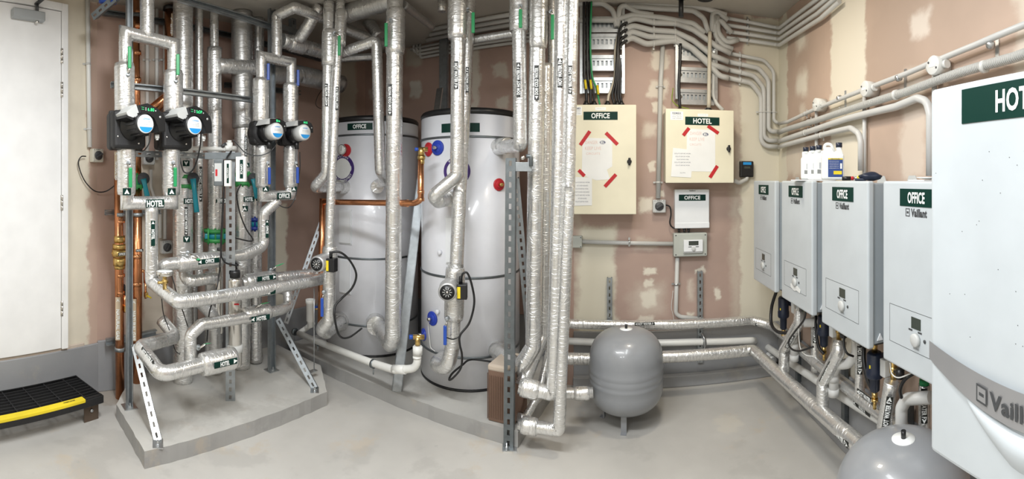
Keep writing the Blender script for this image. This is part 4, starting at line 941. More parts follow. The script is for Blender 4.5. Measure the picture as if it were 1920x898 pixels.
cable('black flex from the right OFFICE pump looping under the OFFICE U', [(562, 285, .66), (562, 320, .66), (556, 360, .66), (549, 380, .66), (541, 389, .66), (530, 388, .66), (522, 383, .6)], .004)
cable('thin black wire hanging at the wall right of the OFFICE pumps', [(604, 168, .2), (596, 180, .2), (592, 195, .2), (600, 203, .2), (612, 200, .2)], .003)
# ================================================================== MIDDLE: hot water tanks and their pipework
T3 = PL['T'][2].to_3d(); UT3 = PL['T'][1].to_3d()
def tank_c(px, Rc): t = (px - 960) / FP; return Vector((sin(t) * Rc, cos(t) * Rc, 0))
C1 = tank_c(698.5, 4.27); R1 = .430; C2 = tank_c(882, 3.60); R2 = .390
def on_tank(px, py, C, R, off=0.0):
    """point on the tank's surface seen at px, py, and its outward normal"""
    t = (px - 960) / FP; e = Vector((sin(t), cos(t), 0)); b = e.dot(C); disc = b * b - (C.dot(C) - (R + off) ** 2)
    s = b - sqrt(max(disc, 0)); p = e * s; n = (p - C).normalized(); return Vector((p.x, p.y, EYE - (py - HY) / FP * s)), n
def tank(label, C, R, px, zt, bands):
    t = thing('hot_water_tank', label, 'hot water tank', C + ZZ * ZP)
    F = Fr(C, (1, 0, 0)); z0 = ZP
    k = MB(); k.lathe(F, [(R - .02, z0), (R - .02, z0 + .015), (R, z0 + .02), (R, zt - .044)], TANKW, 96); build(k, 'tank_body', t)
    k = MB(); k.lathe(F, [(R + .002, zt - .047), (R + .004, zt - .018), (R - .01, zt), (R - .10, zt + .015), (0, zt + .018)], BLK, 96); build(k, 'tank_lid', t, 'black ribbed lid')
    k = MB(); k.lathe(F, [(R, z0 - .001), (R + .003, z0 + .002), (R + .002, z0 + .012), (R, z0 + .014)], BLK, 96); build(k, 'base_ring', t)
    for z in bands:
        k = MB(); k.lathe(F, [(R, z - .009), (R + .006, z - .006), (R + .006, z + .006), (R, z + .009)], STEELD, 96); build(k, 'seam_band', t, 'dark grey seam band')
    return t
zT1 = P(698, 232, 3.84).z + .072; zT2 = P(882, 216, 3.21).z + .058
tk1 = tank('left white hot water tank, standing farther back on the plinth, with a round gauge', C1, R1, 698, zT1, [P(698, 252, 3.84).z, P(698, 486, 3.84).z, P(680, 612, 3.84).z])
tk2 = tank('right white hot water tank, nearer, with red and blue port rings', C2, R2, 882, zT2, [P(882, 256, 3.21).z, P(882, 522, 3.21).z, P(882, 672, 3.21).z])
class TankF:   # a across (along circumference), b out, c up, about a surface point
    def __init__(s, C, R, px, py): p, n = on_tank(px, py, C, R); s.C, s.R, s.z = C, R, p.z; s.t0 = atan2(n.y, n.x)
    def __call__(s, a, b, c): t = s.t0 + a / s.R; return Vector((s.C.x + cos(t) * (s.R + b), s.C.y + sin(t) * (s.R + b), s.z + c))
def tsign(t, C, R, px, py, w, h, txt, tw=.42):
    F = TankF(C, R, px, py); k = MB(); n = 14; q = len(k.v)
    for i in range(n + 1):
        a = -w / 2 + w * i / n
        for c in (-h / 2, h / 2): k.v.append(F(a, .002, c))
    for i in range(n): k.face([q + 2 * i, q + 2 * i + 2, q + 2 * i + 3, q + 2 * i + 1], SIGN)
    o = build(k, 'sign', t, 'dark green sign')
    if txt: k = MB(); put_text(k, F, txt, 0, 0, w * tw, h * .62, .0045, SIGNT); build(k, 'lettering', o)
tsign(tk1, C1, R1, 674, 237, .225, .058, 'OFFICE', .52); tsign(tk2, C2, R2, 862, 239, .285, .064, 'HOTEL', .40)
def disc_on(t, C, R, px, py, rings, name, label=None, sub=None):
    p, n = on_tank(px, py, C, R); F = Fr(p, Vector((-n.y, n.x, 0)), n); k = MB()
    for r, b, m in rings: k.lathe(F, [(r, -.004), (r, b), (r * .93, b + .002), (0, b + .002)], m, 32, axis='b')
    return build(k, name, t, label), F
o, F = disc_on(tk1, C1, R1, 648, 282, [(.056, .002, TRED)], 'port_ring', 'red port ring')
o, F = disc_on(tk1, C1, R1, 644, 281, [(.045, .030, CHROME)], 'thermometer', 'round chrome thermometer')
k = MB(); k.lathe(F, [(.040, .032), (.040, .0335), (0, .0335)], SIGNT, 28, axis='b'); df = build(k, 'dial_face', o); k = MB(); k.prism(F, [(-.002, -.01), (.002, -.01), (.005, .03), (.003, .03)], .034, .035, LBLK); build(k, 'needle', df)
def sticker(t, C, R, px, py, r):
    F = TankF(C, R, px, py); k = MB()
    def dsc(rr, b, m):
        q = len(k.v); k.v.append(F(0, b, 0)); n = 40
        for i in range(n): k.v.append(F(rr * cos(2 * pi * i / n), b, rr * sin(2 * pi * i / n)))
        for i in range(n): k.face([q, q + 1 + i, q + 1 + (i + 1) % n], m)
    dsc(r, .003, PURP); dsc(r * .74, .0045, SIGNT)
    o = build(k, 'round_sticker', t, 'round purple and white sticker'); k = MB()
    for st, a0, sg in (('PROTANK', 90, -1), ('BUILT TO PROTECT', 270, 1)):
        n = len(st); stp = (12 if n < 9 else 8)
        for i, ch in enumerate(st):
            if ch == ' ': continue
            a = radians(a0 + sg * (i - (n - 1) / 2) * stp); rr = r * .87; cx, cz = rr * cos(a), rr * sin(a); th = a - pi / 2 if sg < 0 else a + pi / 2
            vs, fs = text_mesh(ch); q = len(k.v); hh = r * .14
            for x, y in vs: x *= hh * .8; y *= hh; k.v.append(F(cx + x * cos(th) - y * sin(th), .006, cz + x * sin(th) + y * cos(th)))
            for f in fs: k.face([q + i2 for i2 in f], SIGNT)
    build(k, 'lettering', o)
sticker(tk1, C1, R1, 642, 316, .122); sticker(tk2, C2, R2, 856, 321, .100)
for C, R, t, pl_ in ((C1, R1, tk1, [(648, 425, .13, .30), (648, 518, .12, .30)]), (C2, R2, tk2, [(851, 450, .12, .34)])):
    for px, py, w, h in pl_:
        F = TankF(C, R, px, py); k = MB()
        for i in range(6):
            a0, a1 = -w / 2 + w * i / 6, -w / 2 + w * (i + 1) / 6
            k.box(F, a0, a1, -.004, .010, -h / 2, h / 2, WHITE); k.box(F, a0 * .86, a1 * .86, .010, .022, -h / 2 + .012, h / 2 - .012, WHITE)
        build(k, 'access_cover', t, 'white rectangular access cover')
for px, py, m, rr, lbl in ((821, 277, TBLU, .055, 'blue port ring'), (804, 280, TRED, .052, 'red port ring'), (935, 346, TRED, .045, 'red port ring'), (811, 597, TBLU, .052, 'blue port ring'), (795, 627, TBLU, .045, 'blue port ring')):
    o, F = disc_on(tk2, C2, R2, px, py, [(rr, .008, m), (rr * .62, .012, m)], 'port_ring', lbl)
    k = MB(); k.cyl(F(0, .01, 0), F(0, .045, 0), .012, BRASS if m is TRED else CHROME, seg=10); build(k, 'port_stub', o)
for px, py in ((826, 473), (822, 584)):
    o, F = disc_on(tk2, C2, R2, px, py, [(.016, .02, TANKW)], 'sensor_boss'); 
k = MB(); k.tube(spline([on_tank(x, y, C2, R2, .01)[0] for x, y in ((808, 600), (803, 610), (806, 640), (808, 652), (816, 659))]), .003, PVCW, seg=6); build(k, 'sensor_wire', tk2)

def port(mb, px, py, C, R, r, L=.10, m=FOIL):
    p, n = on_tank(px, py, C, R); mb.tube([p - n * .02, p + n * L * .5, p + n * L], [r, r, r * .97], m, seg=22, noise=.02, step=.02); return p + n * L
def tpipe(name, label, pts, w, sl=(), cat='insulated pipe', m=None, fil=None, ports=(), group=None, R=None):
    o = pipe(name, label, cat, pts, w, m, 'P', fil, group, sl or ((pts[0][0], pts[0][1], pts[1][0], pts[1][1], pts[0][2], 'P', pts[0][2], .001),)[:0], R=R)
    return o
GT = 'tall foil pipes dropping in front of the tanks'
# to the left tank
r = 3.42
a = tpipe('foil_pipe', 'tall foil pipe left of the left tank, ending in a diagonal into its upper port', [(617, -30, r), (612, 326, r), (588, 352, r + .08), (636, 350, 3.80)], 21, [(619, 56, 618, 125, r, 'P', r, .063)])
pipe_label(a, 612, 180, r, .043, 'HOT WATER F', .17, .024, ZZ, 'b', arrow=-1)
a = tpipe('foil_pipe', 'slimmer tall foil pipe crossing it and running down to a small silver pump', [(639, -30, r - .02), (630, 150, r - .05), (622, 330, r - .08), (617, 470, r - .10)], 17, [(640, 18, 637, 86, r - .02, 'P', r - .03, .045)])
pipe_label(a, 632, 186, r - .06, .036, 'HOT WATER F', .17, .022, ZZ, 'b', arrow=1)
lever_valve(a, 627, 62, r - .08, GREEN, dx=.035, L=.14)
k = None
a = tpipe('foil_pipe', 'foil pipe below the silver pump of the left tank, bending into its lower port', [(619, 462, r - .1), (616, 600, r - .1), (602, 618, r - .06), (612, 624, r + .05), (640, 602, 3.82)], 24, [(619, 462, 618, 500, r - .1, 'P', r - .1, .056)], fil=.06)
lever_valve(a, 607, 548, r - .16, BLUE, dx=-.012, L=.13)
a = tpipe('foil_pipe', 'foil pipe crossing level from the ceiling mains then dropping to the left tank', [(640, 100, r + .1), (706, 76, r - .02), (713, 320, r), (722, 338, r + .1), (706, 346, 3.86)], 20, fil=.03)
a2 = a; pipe_label(a, 708, 182, r, .040, 'HOT WATER F', .165, .024, ZZ, 'b', arrow=-1)
r = 3.25
a = tpipe('foil_pipe', 'thick foil cold water pipe in front of the left tank, bending into its base port', [(741, -30, r), (737, 630, r), (733, 646, r + .03), (706, 604, 3.84)], 31, [(742, 17, 741, 102, r, 'P', r, .070)], fil=.05)
pipe_label(a, 731, 190, r, .060, 'DOM COLD WATER', .22, .026, ZZ, 'b', arrow=-1)
lever_valve(a, 732, 38, r - .07, GREEN, dx=-.03, L=.16, down=True)
# to the right tank
r = 2.98
a = tpipe('foil_pipe', 'tall foil pipe in front of the right tank, folding left into its upper port', [(859, -30, r), (857, 330, r), (812, 368, r), (822, 378, r + .05), (848, 372, 3.22)], 26, [(858, -25, 857, 74, r, 'P', r, .064)], fil=.03)
pipe_label(a, 855, 144, r, .045, 'HOT WATER F', .18, .028, -ZZ, 'b', arrow=1)
a = tpipe('foil_pipe', 'slimmer foil pipe behind it, slanting down to the round silver pump', [(880, -30, r + .13), (870, 200, r + .09), (862, 360, r + .05), (856, 500, r)], 16, R=.047)
pipe_label(a, 876, 152, r + .07, .038, 'HOT WATER F', .17, .020, ZZ, 'b', arrow=1)
lever_valve(a, 877, 18, r, GREEN, dx=.035, L=.13)
a = tpipe('foil_pipe', 'fat foil run round the silver pump of the right tank, curling into its base', [(854, 496, r), (848, 650, r), (840, 690, r - .02), (815, 682, r + .10), (838, 668, 3.26)], 28, [(854, 500, 851, 600, r, 'P', r, .066)], fil=.09)
lever_valve(a, 838, 598, r - .07, BLUE, dx=-.012, L=.12)
# right-hand cluster
r = 2.86
a = tpipe('foil_pipe', 'foil pipe ending at an elbow into the upper right side of the right tank', [(972, -30, r), (976, 272, r), (938, 276, 3.24)], 27, [(973, -25, 973, 60, r, 'P', r, .062)], fil=.02)
pipe_label(a, 972, 153, r, .046, 'DOM HOT WATER F', .215, .026, ZZ, 'b', arrow=1); lever_valve(a, 976, 12, r - .065, GREEN, dx=.0, L=.11)
pb = MB(); port(pb, 934, 275, C2, R2, .060, .12); build(pb, 'port_sleeve', tk2, 'foil covered pipe port')
for px, py, C, R, t, rr in ((646, 350, C1, R1, tk1, .060), (640, 602, C1, R1, tk1, .082), (704, 604, C1, R1, tk1, .080), (706, 350, C1, R1, tk1, .055), (850, 372, C2, R2, tk2, .055), (930, 655, C2, R2, tk2, .062)):
    pb = MB(); port(pb, px, py, C, R, rr, .10); build(pb, 'port_sleeve', t, 'foil covered pipe port')
r = 2.84
a = tpipe('foil_pipe', 'foil cold water pipe right of the tanks, kinking back to the lower right port', [(1009, -30, r + .02), (1004, 330, r + .02), (1000, 650, r), (975, 690, r - .02), (928, 656, 3.2)], 30, [(1010, -25, 1009, 90, r, 'P', r, .058)], fil=.04)
pipe_label(a, 1006, 158, r, .044, 'DOM COLD WATER', .215, .028, ZZ, 'b', arrow=-1); lever_valve(a, 1033, 22, r - .02, GREEN, dx=.01, L=.15)
a = tpipe('foil_pipe', 'foil pipe close behind the cold water pipe, slanting to the heat exchanger top', [(1024, 120, r + .13), (1019, 630, r + .13), (985, 712, r - .02), (972, 706, r - .04)], 23, fil=.06)
a = tpipe('foil_pipe', 'thin foil pipe mostly hidden between the tall pipes right of the tanks', [(1035, -30, r + .25), (1033, 640, r + .25), (1012, 735, r + .1), (985, 785, r), (972, 782, r - .04)], 14, fil=.05)
r = 2.68
a = tpipe('foil_pipe', 'thickest front foil pipe right of the tanks, turning left into the exchanger', [(1054, -30, r), (1047, 350, r), (1037, 738, r), (973, 724, r + .02)], 27, [(1010, 733, 976, 725, r + .01, 'P', r + .015, .055)], fil=.015)
pipe_label(a, 1050, 140, r, .042, 'HOT WATER F', .17, .03, ZZ, 'b', arrow=1)
a = tpipe('foil_pipe', 'slim outermost foil pipe of the cluster, reaching the lowest exchanger connection', [(1074, -30, r - .02), (1067, 350, r - .02), (1048, 806, r - .06), (974, 796, r + .02)], 16, [(1008, 801, 977, 796, r - .01, 'P', r + .0, .050)], fil=.012, R=.036)
pipe_label(a, 1069, 152, r - .02, .034, 'HOT WATER F', .165, .022, -ZZ, 'b', arrow=1)
a = tpipe('foil_pipe', 'short foil stub reaching from the pipe cluster to the grey expansion vessel', [(1040, 738, 2.86), (1112, 736, 2.86)], 20, [(1076, 738, 1106, 737, 2.86, 'P', 2.86, .042)])
# circulating pumps on the tank returns
def tank_pump(label, px, py, r, yaw, bx):
    F = frp(px, py, r, yaw); t = thing('small_pump', label, 'pump', F(0, 0, -.07))
    k = MB(); k.lathe(F, [(.056, -.07), (.062, -.02), (.060, 0), (.058, .07), (.053, .078), (.042, .08)], mat('pump_cast_silver', (.46, .46, .46), .42, .5), 32, axis='b'); mo = build(k, 'motor', t)
    k = MB(); k.lathe(F, [(.046, .078), (.046, .084), (0, .084)], BLK, 28, axis='b'); k.lathe(F, [(.008, .084), (.007, .088), (0, .088)], CHROME, 10, axis='b'); lb = build(k, 'name_disc', mo, 'black round name plate')
    k = MB(); 
    for i in range(10):
        a = 2 * pi * i / 10; k.box(Fr(F(.022 * cos(a), .0845, .022 * sin(a)), F.u * cos(a) + F.w * sin(a), F.n, F.w * cos(a) - F.u * sin(a)), -.008, .008, 0, .001, -.0015, .0015, LG)
    build(k, 'plate_print', lb)
    k = MB(); k.box(F, bx - .032, bx + .032, -.02, .045, -.055, .04, BLK, .006); jb = build(k, 'terminal_box', t, 'black terminal box'); k = MB(); k.box(F, bx - .029, bx - .010, .045, .0465, -.046, .025, YEL); build(k, 'yellow_label', jb, 'yellow warning label')
    k = MB(); k.cyl(F(bx - .01, .01, .04), F(bx - .01, .01, .085), .012, BLK, seg=10); build(k, 'cable_gland', jb); return F
tank_pump('small silver circulating pump on the left tank return, seen at an angle', 604, 492, 3.22, .5, .085)
tank_pump('small silver circulating pump facing forward on the right tank return', 841, 542, 2.86, .10, .088)
cable('long black flex from the left tank pump looping right and down to the seam', [(620, 482, 3.16), (624, 473, 3.15), (640, 474, 3.15), (657, 490, 3.2), (668, 515, 3.25), (660, 540, 3.25), (640, 560, 3.25), (628, 575, 3.22), (628, 600, 3.2), (637, 630, 3.3), (655, 632, 3.5), (678, 616, 3.8)], .008, pl='P')
cable('long black flex from the right tank pump looping down to its base', [(864, 525, 2.84), (868, 513, 2.82), (877, 513, 2.82), (886, 540, 2.84), (889, 570, 2.86), (880, 605, 2.86), (863, 628, 2.84), (862, 645, 2.84), (866, 665, 2.86), (864, 690, 2.9), (850, 708, 2.95), (842, 712, 3.0), (848, 700, 3.05), (866, 685, 3.1), (885, 674, 3.17), (935, 680, 3.18)], .007, pl='P')
k = MB(); p = P(849, 634, 2.86); 
cable('black cable tie loop round the foil pipe below the blue lever', [(838, 633, 2.92), (850, 636, 2.86), (863, 630, 2.86)], .004, pl='P', name='cable_tie')
# copper relief line between the tanks
cr = 2.0
t = thing('copper_relief_pipe', 'copper relief pipe running level behind the foil pipes from the right tank valve', 'pipe', P(604, 600, 3.62))
k = MB(); rr = 5.5 * 3.4 / FP; k.tube(fillet([P(789, 300, 3.14), P(789, 376, 3.14), P(776, 381, 3.18), P(640, 379, 3.50), P(607, 379, 3.62)], .05), rr, COPPER, seg=16); build(k, 'tube', t)
for q in (P(789, 360, 3.14), P(789, 374, 3.14)): k = MB(); k.cyl(q - ZZ * .012, q + ZZ * .012, rr * 1.15, COPPERB, seg=16); build(k, 'joint_collar', t)
q = P(765, 381, 3.21); q2 = P(755, 381, 3.235); k = MB(); k.cyl(q, q2, rr * 1.2, COPPERB, seg=16); build(k, 'joint_collar', t)
p = P(605, 372, 3.64); q = P(601, 610, 3.64); k = MB(); k.cyl(p, q, 6 * 3.6 / FP, COPPER, seg=16); build(k, 'drop_tube', t)
F = frp(790, 280, 3.14); t = thing('relief_valve', 'brass relief valve with a blue cap on the upper left of the right tank', 'valve', F(0, 0, -.08))
k = MB(); k.cyl(F(.045, .0, 0), F(-.02, 0, 0), .016, BRASS, seg=14); k.cyl(F(0, 0, .012), F(0, 0, -.05), .022, BRASS, seg=14); k.cyl(F(0, 0, -.045), F(0, 0, -.068), .030, BRASS, seg=6); k.cyl(F(0, 0, -.068), F(0, 0, -.10), .022, BRASS, seg=14); build(k, 'valve_body', t)
k = MB(); k.cyl(F(-.018, 0, 0), F(-.045, 0, 0), .013, BLUE, seg=10); build(k, 'blue_cap', t, 'blue plastic cap')
F = frp(783, 632, 2.96); t = thing('relief_valve', 'brass valve with a blue cap low on the right tank over the white waste pipe', 'valve', F(0, 0, -.05))
k = MB(); k.cyl(F(.045, .0, 0), F(-.03, 0, 0), .016, BRASS, seg=14); k.cyl(F(0, 0, .0), F(0, 0, -.05), .018, BRASS, seg=14); build(k, 'valve_body', t); k = MB(); k.cyl(F(-.03, 0, 0), F(-.055, 0, 0), .015, BLUE, seg=10); build(k, 'blue_cap', t, 'blue plastic cap')
# waste pipe along the plinth
t = thing('waste_pipe', 'white plastic waste pipe lying along the tank plinth, marked WASTE', 'pipe', P(690, 690, 3.35)); rw = 7 * 3.1 / FP
k = MB(); k.tube(fillet([P(783, 648, 2.96), P(782, 690, 2.96), P(742, 694, 3.05), P(700, 681, 3.25), P(560, 625, 3.95)], .07), rw, PVCW, seg=20); build(k, 'tube', t)
k = MB(); q = P(783, 650, 2.96); k.cyl(q, q - ZZ * .05, rw * 1.25, PVCW); q = P(782, 668, 2.96); k.cyl(q, q - ZZ * .012, rw * 1.12, PVCW); build(k, 'socket', t); k = MB(); a, b = P(760, 693, 3.0), P(738, 692, 3.07); k.cyl(a, b, rw * 1.15, PVCW); build(k, 'socket', t)
k = MB(); k.tube(fillet([P(560, 625, 3.95), P(575, 615, 3.95), P(586, 606, 3.8)], .04), rw * .9, PVCW, seg=16); build(k, 'branch', t)
dd = (P(700, 681, 3.25) - P(560, 625, 3.95)).normalized(); pipe_label(t, 669, 669, 3.40, rw, 'WASTE', .125, .032, dd, 'b', arrow=-1, tw=.36)
for x, y, d in ((700, 682, 3.25), (596, 641, 3.76), (553, 622, 3.97)):
    q = P(x, y, d); k = MB(); ring_clip(k, q, dd, rw + .002, .02, STEELD, .004); k.cyl(q - ZZ * rw, q - ZZ * (rw + .05), .005, STEEL, seg=8); build(k, 'pipe_clamp', t)
F = frp(582, 590, 3.70); t = thing('tundish', 'white plastic tundish cup below the copper drain pipe, left of the left tank', 'drain cup', F(0, 0, -.10))
k = MB(); k.lathe(F, [(.025, -.10), (.025, -.055), (.034, -.05), (.034, .09), (.040, .095), (.040, .125), (.034, .125), (.034, .10)], PVCW, 24); build(k, 'cup', t)
k = MB(); k.cyl(F(.09, 0, .02), F(.09, 0, .09), .016, BRASS, seg=12); k.cyl(F(.085, 0, .05), F(.03, 0, .05), .011, BRASS, seg=12); k.cyl(F(.06, 0, .06), F(.03, 0, .06), .012, BLUE, seg=10); build(k, 'brass_tee', t)
# steel in the tank bay
k = MB(); a = P(765, 400, 3.62); 
def angle_iron(mb, p0, p1, out, w, m, th=.005):
    p0, p1 = Vector(p0), Vector(p1); ax = p1 - p0; L = ax.length; ax.normalize(); o = Vector(out); o = (o - ax * o.dot(ax)).normalized(); F = Fr(p0, o.cross(ax), o, ax)
    mb.box(F, -w / 2, w / 2, -th, 0, 0, L, m); mb.box(F, w / 2 - th, w / 2, -w * .8, 0, 0, L, m); mb.box(F, -w / 2, -w / 2 + th, -w * .3, 0, 0, L, m)
b0 = P(744, 688, 3.22); b0.z = ZP; angle_iron(k, b0, P(790, 335, 3.70), Vector((.3, -1, .2)), .070, STEEL); tag(build(k, 'slanted_steel_brace'), 'grey slanted angle iron leaning between the two white tanks', 'metal brace')
k = MB(); angle_iron(k, P(668, 224, .06, 'T'), P(668, -20, .06, 'T'), T3, .06, STEEL); tag(build(k, 'wall_stud'), 'upright steel stud on the back wall above the left tank', 'metal stud')
k = MB(); angle_iron(k, P(831, 210, .10, 'T'), P(831, 40, .10, 'T'), T3, .09, STEEL); tag(build(k, 'wall_stud'), 'wide upright steel stud on the back wall between the tanks', 'metal stud')
k = MB(); angle_iron(k, P(816, 222, .30, 'T'), P(824, 165, .20, 'T'), T3, .06, ZINC); tag(build(k, 'bracket_plate'), 'short bright bracket leaning against the wide wall stud', 'bracket')
k = MB(); q = P(953, 836, 2.70); q.z = 0; strut(k, q, P(957, 296, 2.70), Vector((-.22, -1, 0)), .060, .045, STEELD, True, .062, .005)
t = thing('steel_column', 'tall dark slotted steel channel column standing on the floor before the right tank', 'metal column', q); build(k, 'channel', t)
F = Fr(q, (1, 0, 0)); k = MB(); k.box(F, -.035, .05, -.05, .03, 0, .007, ZINC); k.lathe(Fr(F(-.01, .0, .007), F.u), [(.012, 0), (.012, .01), (.006, .011), (.006, .03), (0, .03)], ZINC, 6); build(k, 'foot_bolt', t)
k = MB(); F = frp(980, 312, 2.72); k.box(F, -.055, .055, -.03, .02, -.03, .025, STEEL, .002); build(k, 'top_arm', t); k = MB(); k.tube(fillet([F(.02, .03, .06), F(.05, .03, .06), F(.05, .03, -.0)], .01), .012, STEELD, seg=8); k.lathe(Fr(F(.0, .02, .05), F.u), [(.014, 0), (.014, .02), (0, .02)], CHROME, 6, axis='b'); build(k, 'clamp_bolt', t)
k = MB(); q = P(972, 335, 2.9); strut(k, P(996, 660, 3.15), P(966, 335, 2.76), Vector((0, -1, 0)), .05, .03, STEEL, True, .055); tag(build(k, 'slotted_brace'), 'thin slotted brace falling away behind the dark steel column', 'brace')
# plate heat exchanger
F = frp(945, 742, 2.80, .42); t = thing('heat_exchanger', 'brown ribbed plate heat exchanger block at the plinth edge behind the dark column', 'heat exchanger', F(0, -.1, -.19)); k = MB()
z0 = P(930, 785, 2.80).z - F.o.z; z1 = P(930, 697, 2.80).z - F.o.z; z0 = ZP + .002 - F.o.z
for i in range(17):
    b = .01 - .0135 * i; k.box(F, -.105, .07, b - .0110, b, z0 + (.012 if i % 2 else 0), z1 - (.012 if i % 2 else 0), BROWNP, .004, 1)
build(k, 'plate_pack', t); k = MB(); k.box(F, -.108, .073, -.235, .014, z1 - .005, z1 + .035, TAN, .012); build(k, 'top_cover', t, 'pale top cover')
k = MB()
for i in range(13): a = -.095 + .0125 * i; k.box(F, a - .0032, a + .0032, .009, .015, z0 + .02, z1 - .03, BROWNP, .002, 1)
build(k, 'pressed_ribs', t); k = MB()
for i in range(16): k.box(Fr(F(-.1065, .008 - .0145 * i, 0), F.n, -F.u), -.004, .004, 0, .004, z0 + .01, z1 - .02, BROWNP, .002, 1)
build(k, 'rib_edges', t)
# foil mains near the ceiling
def main(label, pts, w, m=None, grp=None, pl='P', **k): return pipe('foil_main', label, 'insulated pipe', pts, w, m or FOILD, pl, group=grp, **k)
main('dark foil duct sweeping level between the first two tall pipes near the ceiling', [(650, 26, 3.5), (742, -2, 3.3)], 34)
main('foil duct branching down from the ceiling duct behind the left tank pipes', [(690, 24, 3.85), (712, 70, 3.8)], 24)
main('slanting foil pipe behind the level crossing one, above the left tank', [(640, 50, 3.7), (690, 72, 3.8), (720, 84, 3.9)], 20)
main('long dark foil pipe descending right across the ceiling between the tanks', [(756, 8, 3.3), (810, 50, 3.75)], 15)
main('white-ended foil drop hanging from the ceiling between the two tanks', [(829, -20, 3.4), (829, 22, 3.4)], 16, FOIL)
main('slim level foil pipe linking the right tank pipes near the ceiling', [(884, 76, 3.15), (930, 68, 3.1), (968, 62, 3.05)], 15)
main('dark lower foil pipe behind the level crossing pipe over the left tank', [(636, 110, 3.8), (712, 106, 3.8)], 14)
main('thick dark foil pipe near the ceiling left of the left tank', [(640, 138, 3.75), (560, 92, 3.9), (540, 60, 4.0)], 22) if False else None
def pz(px, pl, d, z): q = P(px, HY, d, pl); return Vector((q.x, q.y, z))
for i, (z, x0) in enumerate(((2.915, 770), (2.88, 776), (2.845, 782), (2.81, 788))):
    k = MB(); q0, q1 = pz(x0, 'T', .03, z), pz(1062, 'T', .03, z); k.tube(fillet([Vector((q0.x, q0.y, 2.948)), q0, q1] if z < 2.9 else [q0, q1], .03), .014, CDT, seg=12)
    tag(build(k, 'conduit'), 'dark ceiling-level conduit on the back wall, %s of four' % ('topmost', 'second', 'third', 'lowest')[i], 'conduit', 'conduits along the top of the back wall')
for i, d in enumerate((.16, .27, .38)):
    k = MB(); k.cyl(pz(800 + i * 6, 'T', d, 2.925), pz(1066, 'T', d, 2.925), .018, CDT, seg=12)
    tag(build(k, 'conduit'), 'conduit strapped under the ceiling before the tank wall, %s the wall' % ('nearest to', 'second from', 'farthest from')[i], 'conduit', 'conduits under the ceiling over the right tank')
cable('thin black wire hanging on the back wall over the left tank', [(655, 105, .1), (656, 130, .1), (652, 160, .1), (645, 185, .1), (638, 200, .1)], .004, pl='T')
k = MB(); q = P(1028, 380, .04, 'T'); k.box(fr('T', 1028, 380, .0), -.05, .05, 0, .12, -.08, .06, PVCW, .01); tag(build(k, 'wall_box'), 'small pale box glimpsed between the tall foil pipes', 'junction box')
# ================================================================== PANEL WALL (B)
B3 = PL['B'][2].to_3d(); UB3 = PL['B'][1].to_3d()
def tray(label, x0, x1, y0, y1, rungs):
    F = fr('B', (x0 + x1) / 2, HY, 0); F.o.z = 0; t = thing('cable_ladder', label, 'cable ladder', F(0, .05, P(x0, y1, .04, 'B').z)); w = (S(x1, 'B', .06) - S(x0, 'B', .06)) / 2
    za, zb = P((x0 + x1) / 2, y1, .04, 'B').z, min(P((x0 + x1) / 2, y0, .04, 'B').z, CEIL - .02)
    for s in (-1, 1):
        k = MB(); k.box(F, s * w - .011, s * w + .011, .02, .075, za, zb, ZINC, .001, 1); build(k, 'side_rail', t)
    for y in rungs:
        z = P((x0 + x1) / 2, y, .05, 'B').z; k = MB(); w2 = w - .012
        if z > CEIL - .06: continue
        k.box(F, -w2, w2, .03, .055, z + .035, z + .060, ZINC); k.box(F, -w2, w2, .03, .055, z - .06, z - .035, ZINC); k.box(F, -w2, w2, .026, .03, z - .06, z + .06, STEEL)
        k.box(F, -w2, w2, .040, .043, z + .019, z + .036, ZINC); k.box(F, -w2, w2, .040, .043, z - .036, z - .019, ZINC)
        n = 9
        for i in range(n + 1): a = -w2 + 2 * w2 * i / n; k.box(F, max(-w2, a - .0085), min(w2, a + .0085), .040, .043, z - .02, z + .02, ZINC)
        for a in (-w2 * .85, w2 * .8): k.lathe(Fr(F(a, .043, z), F.u), [(.014, 0), (.014, .003), (.006, .004), (.006, .012), (0, .012)], CHROME, 8, axis='b')
        build(k, 'rung', t)
tray('galvanised cable ladder above the OFFICE panel, carrying black cables', 1090, 1169, -10, 177, (18, 46, 78, 118, 160))
tray('galvanised cable ladder above the HOTEL panel', 1266, 1340, 70, 188, (100, 141, 182))
def cabinet(label, x0, x1, y0, y1, dep, txt, sx, sy, tlab, tilt=0):
    F = fr('B', (x0 + x1) / 2, (y0 + y1) / 2, dep); w = (S(x1, 'B', dep) - S(x0, 'B', dep)) / 2; r = rd(F.o); h = (y1 - y0) / 2 / FP * r
    t = thing('electrical_cabinet', label, 'electrical cabinet', F(0, -dep / 2, -h))
    k = MB(); k.box(F, -w + .008, w - .008, -dep + .001, -.022, -h + .008, h - .008, CREAM, .004); build(k, 'body', t)
    k = MB(); k.box(F, -w, w, -.02, 0, -h, h, CREAM, .005, 2); d = build(k, 'door', t)
    lx, ly = tlab; FL = fr('B', lx, ly, dep); k = MB(); k.lathe(Fr(FL.o, F.u), [(.017, 0), (.017, .008), (.012, .01), (0, .01)], BLK, 20, axis='b'); k.box(Fr(FL.o, F.u), -.009, .009, .01, .022, -.028, .028, BLK, .006); build(k, 'lock', d, 'black turn lock')
    FS = fr('B', sx, sy, dep); sign(d, FS, 1.0 * (S(sx + 32, 'B', dep) - S(sx - 32, 'B', dep)), .06, txt, .54, .66, b=.0008)
    return F, t, d, w, h
F, t, d, w, h = cabinet('tall cream electrical cabinet marked OFFICE above the floor vessel', 1052, 1193, 196, 402, .21, 'OFFICE', 1126, 217, (1180, 303))
PB = .21
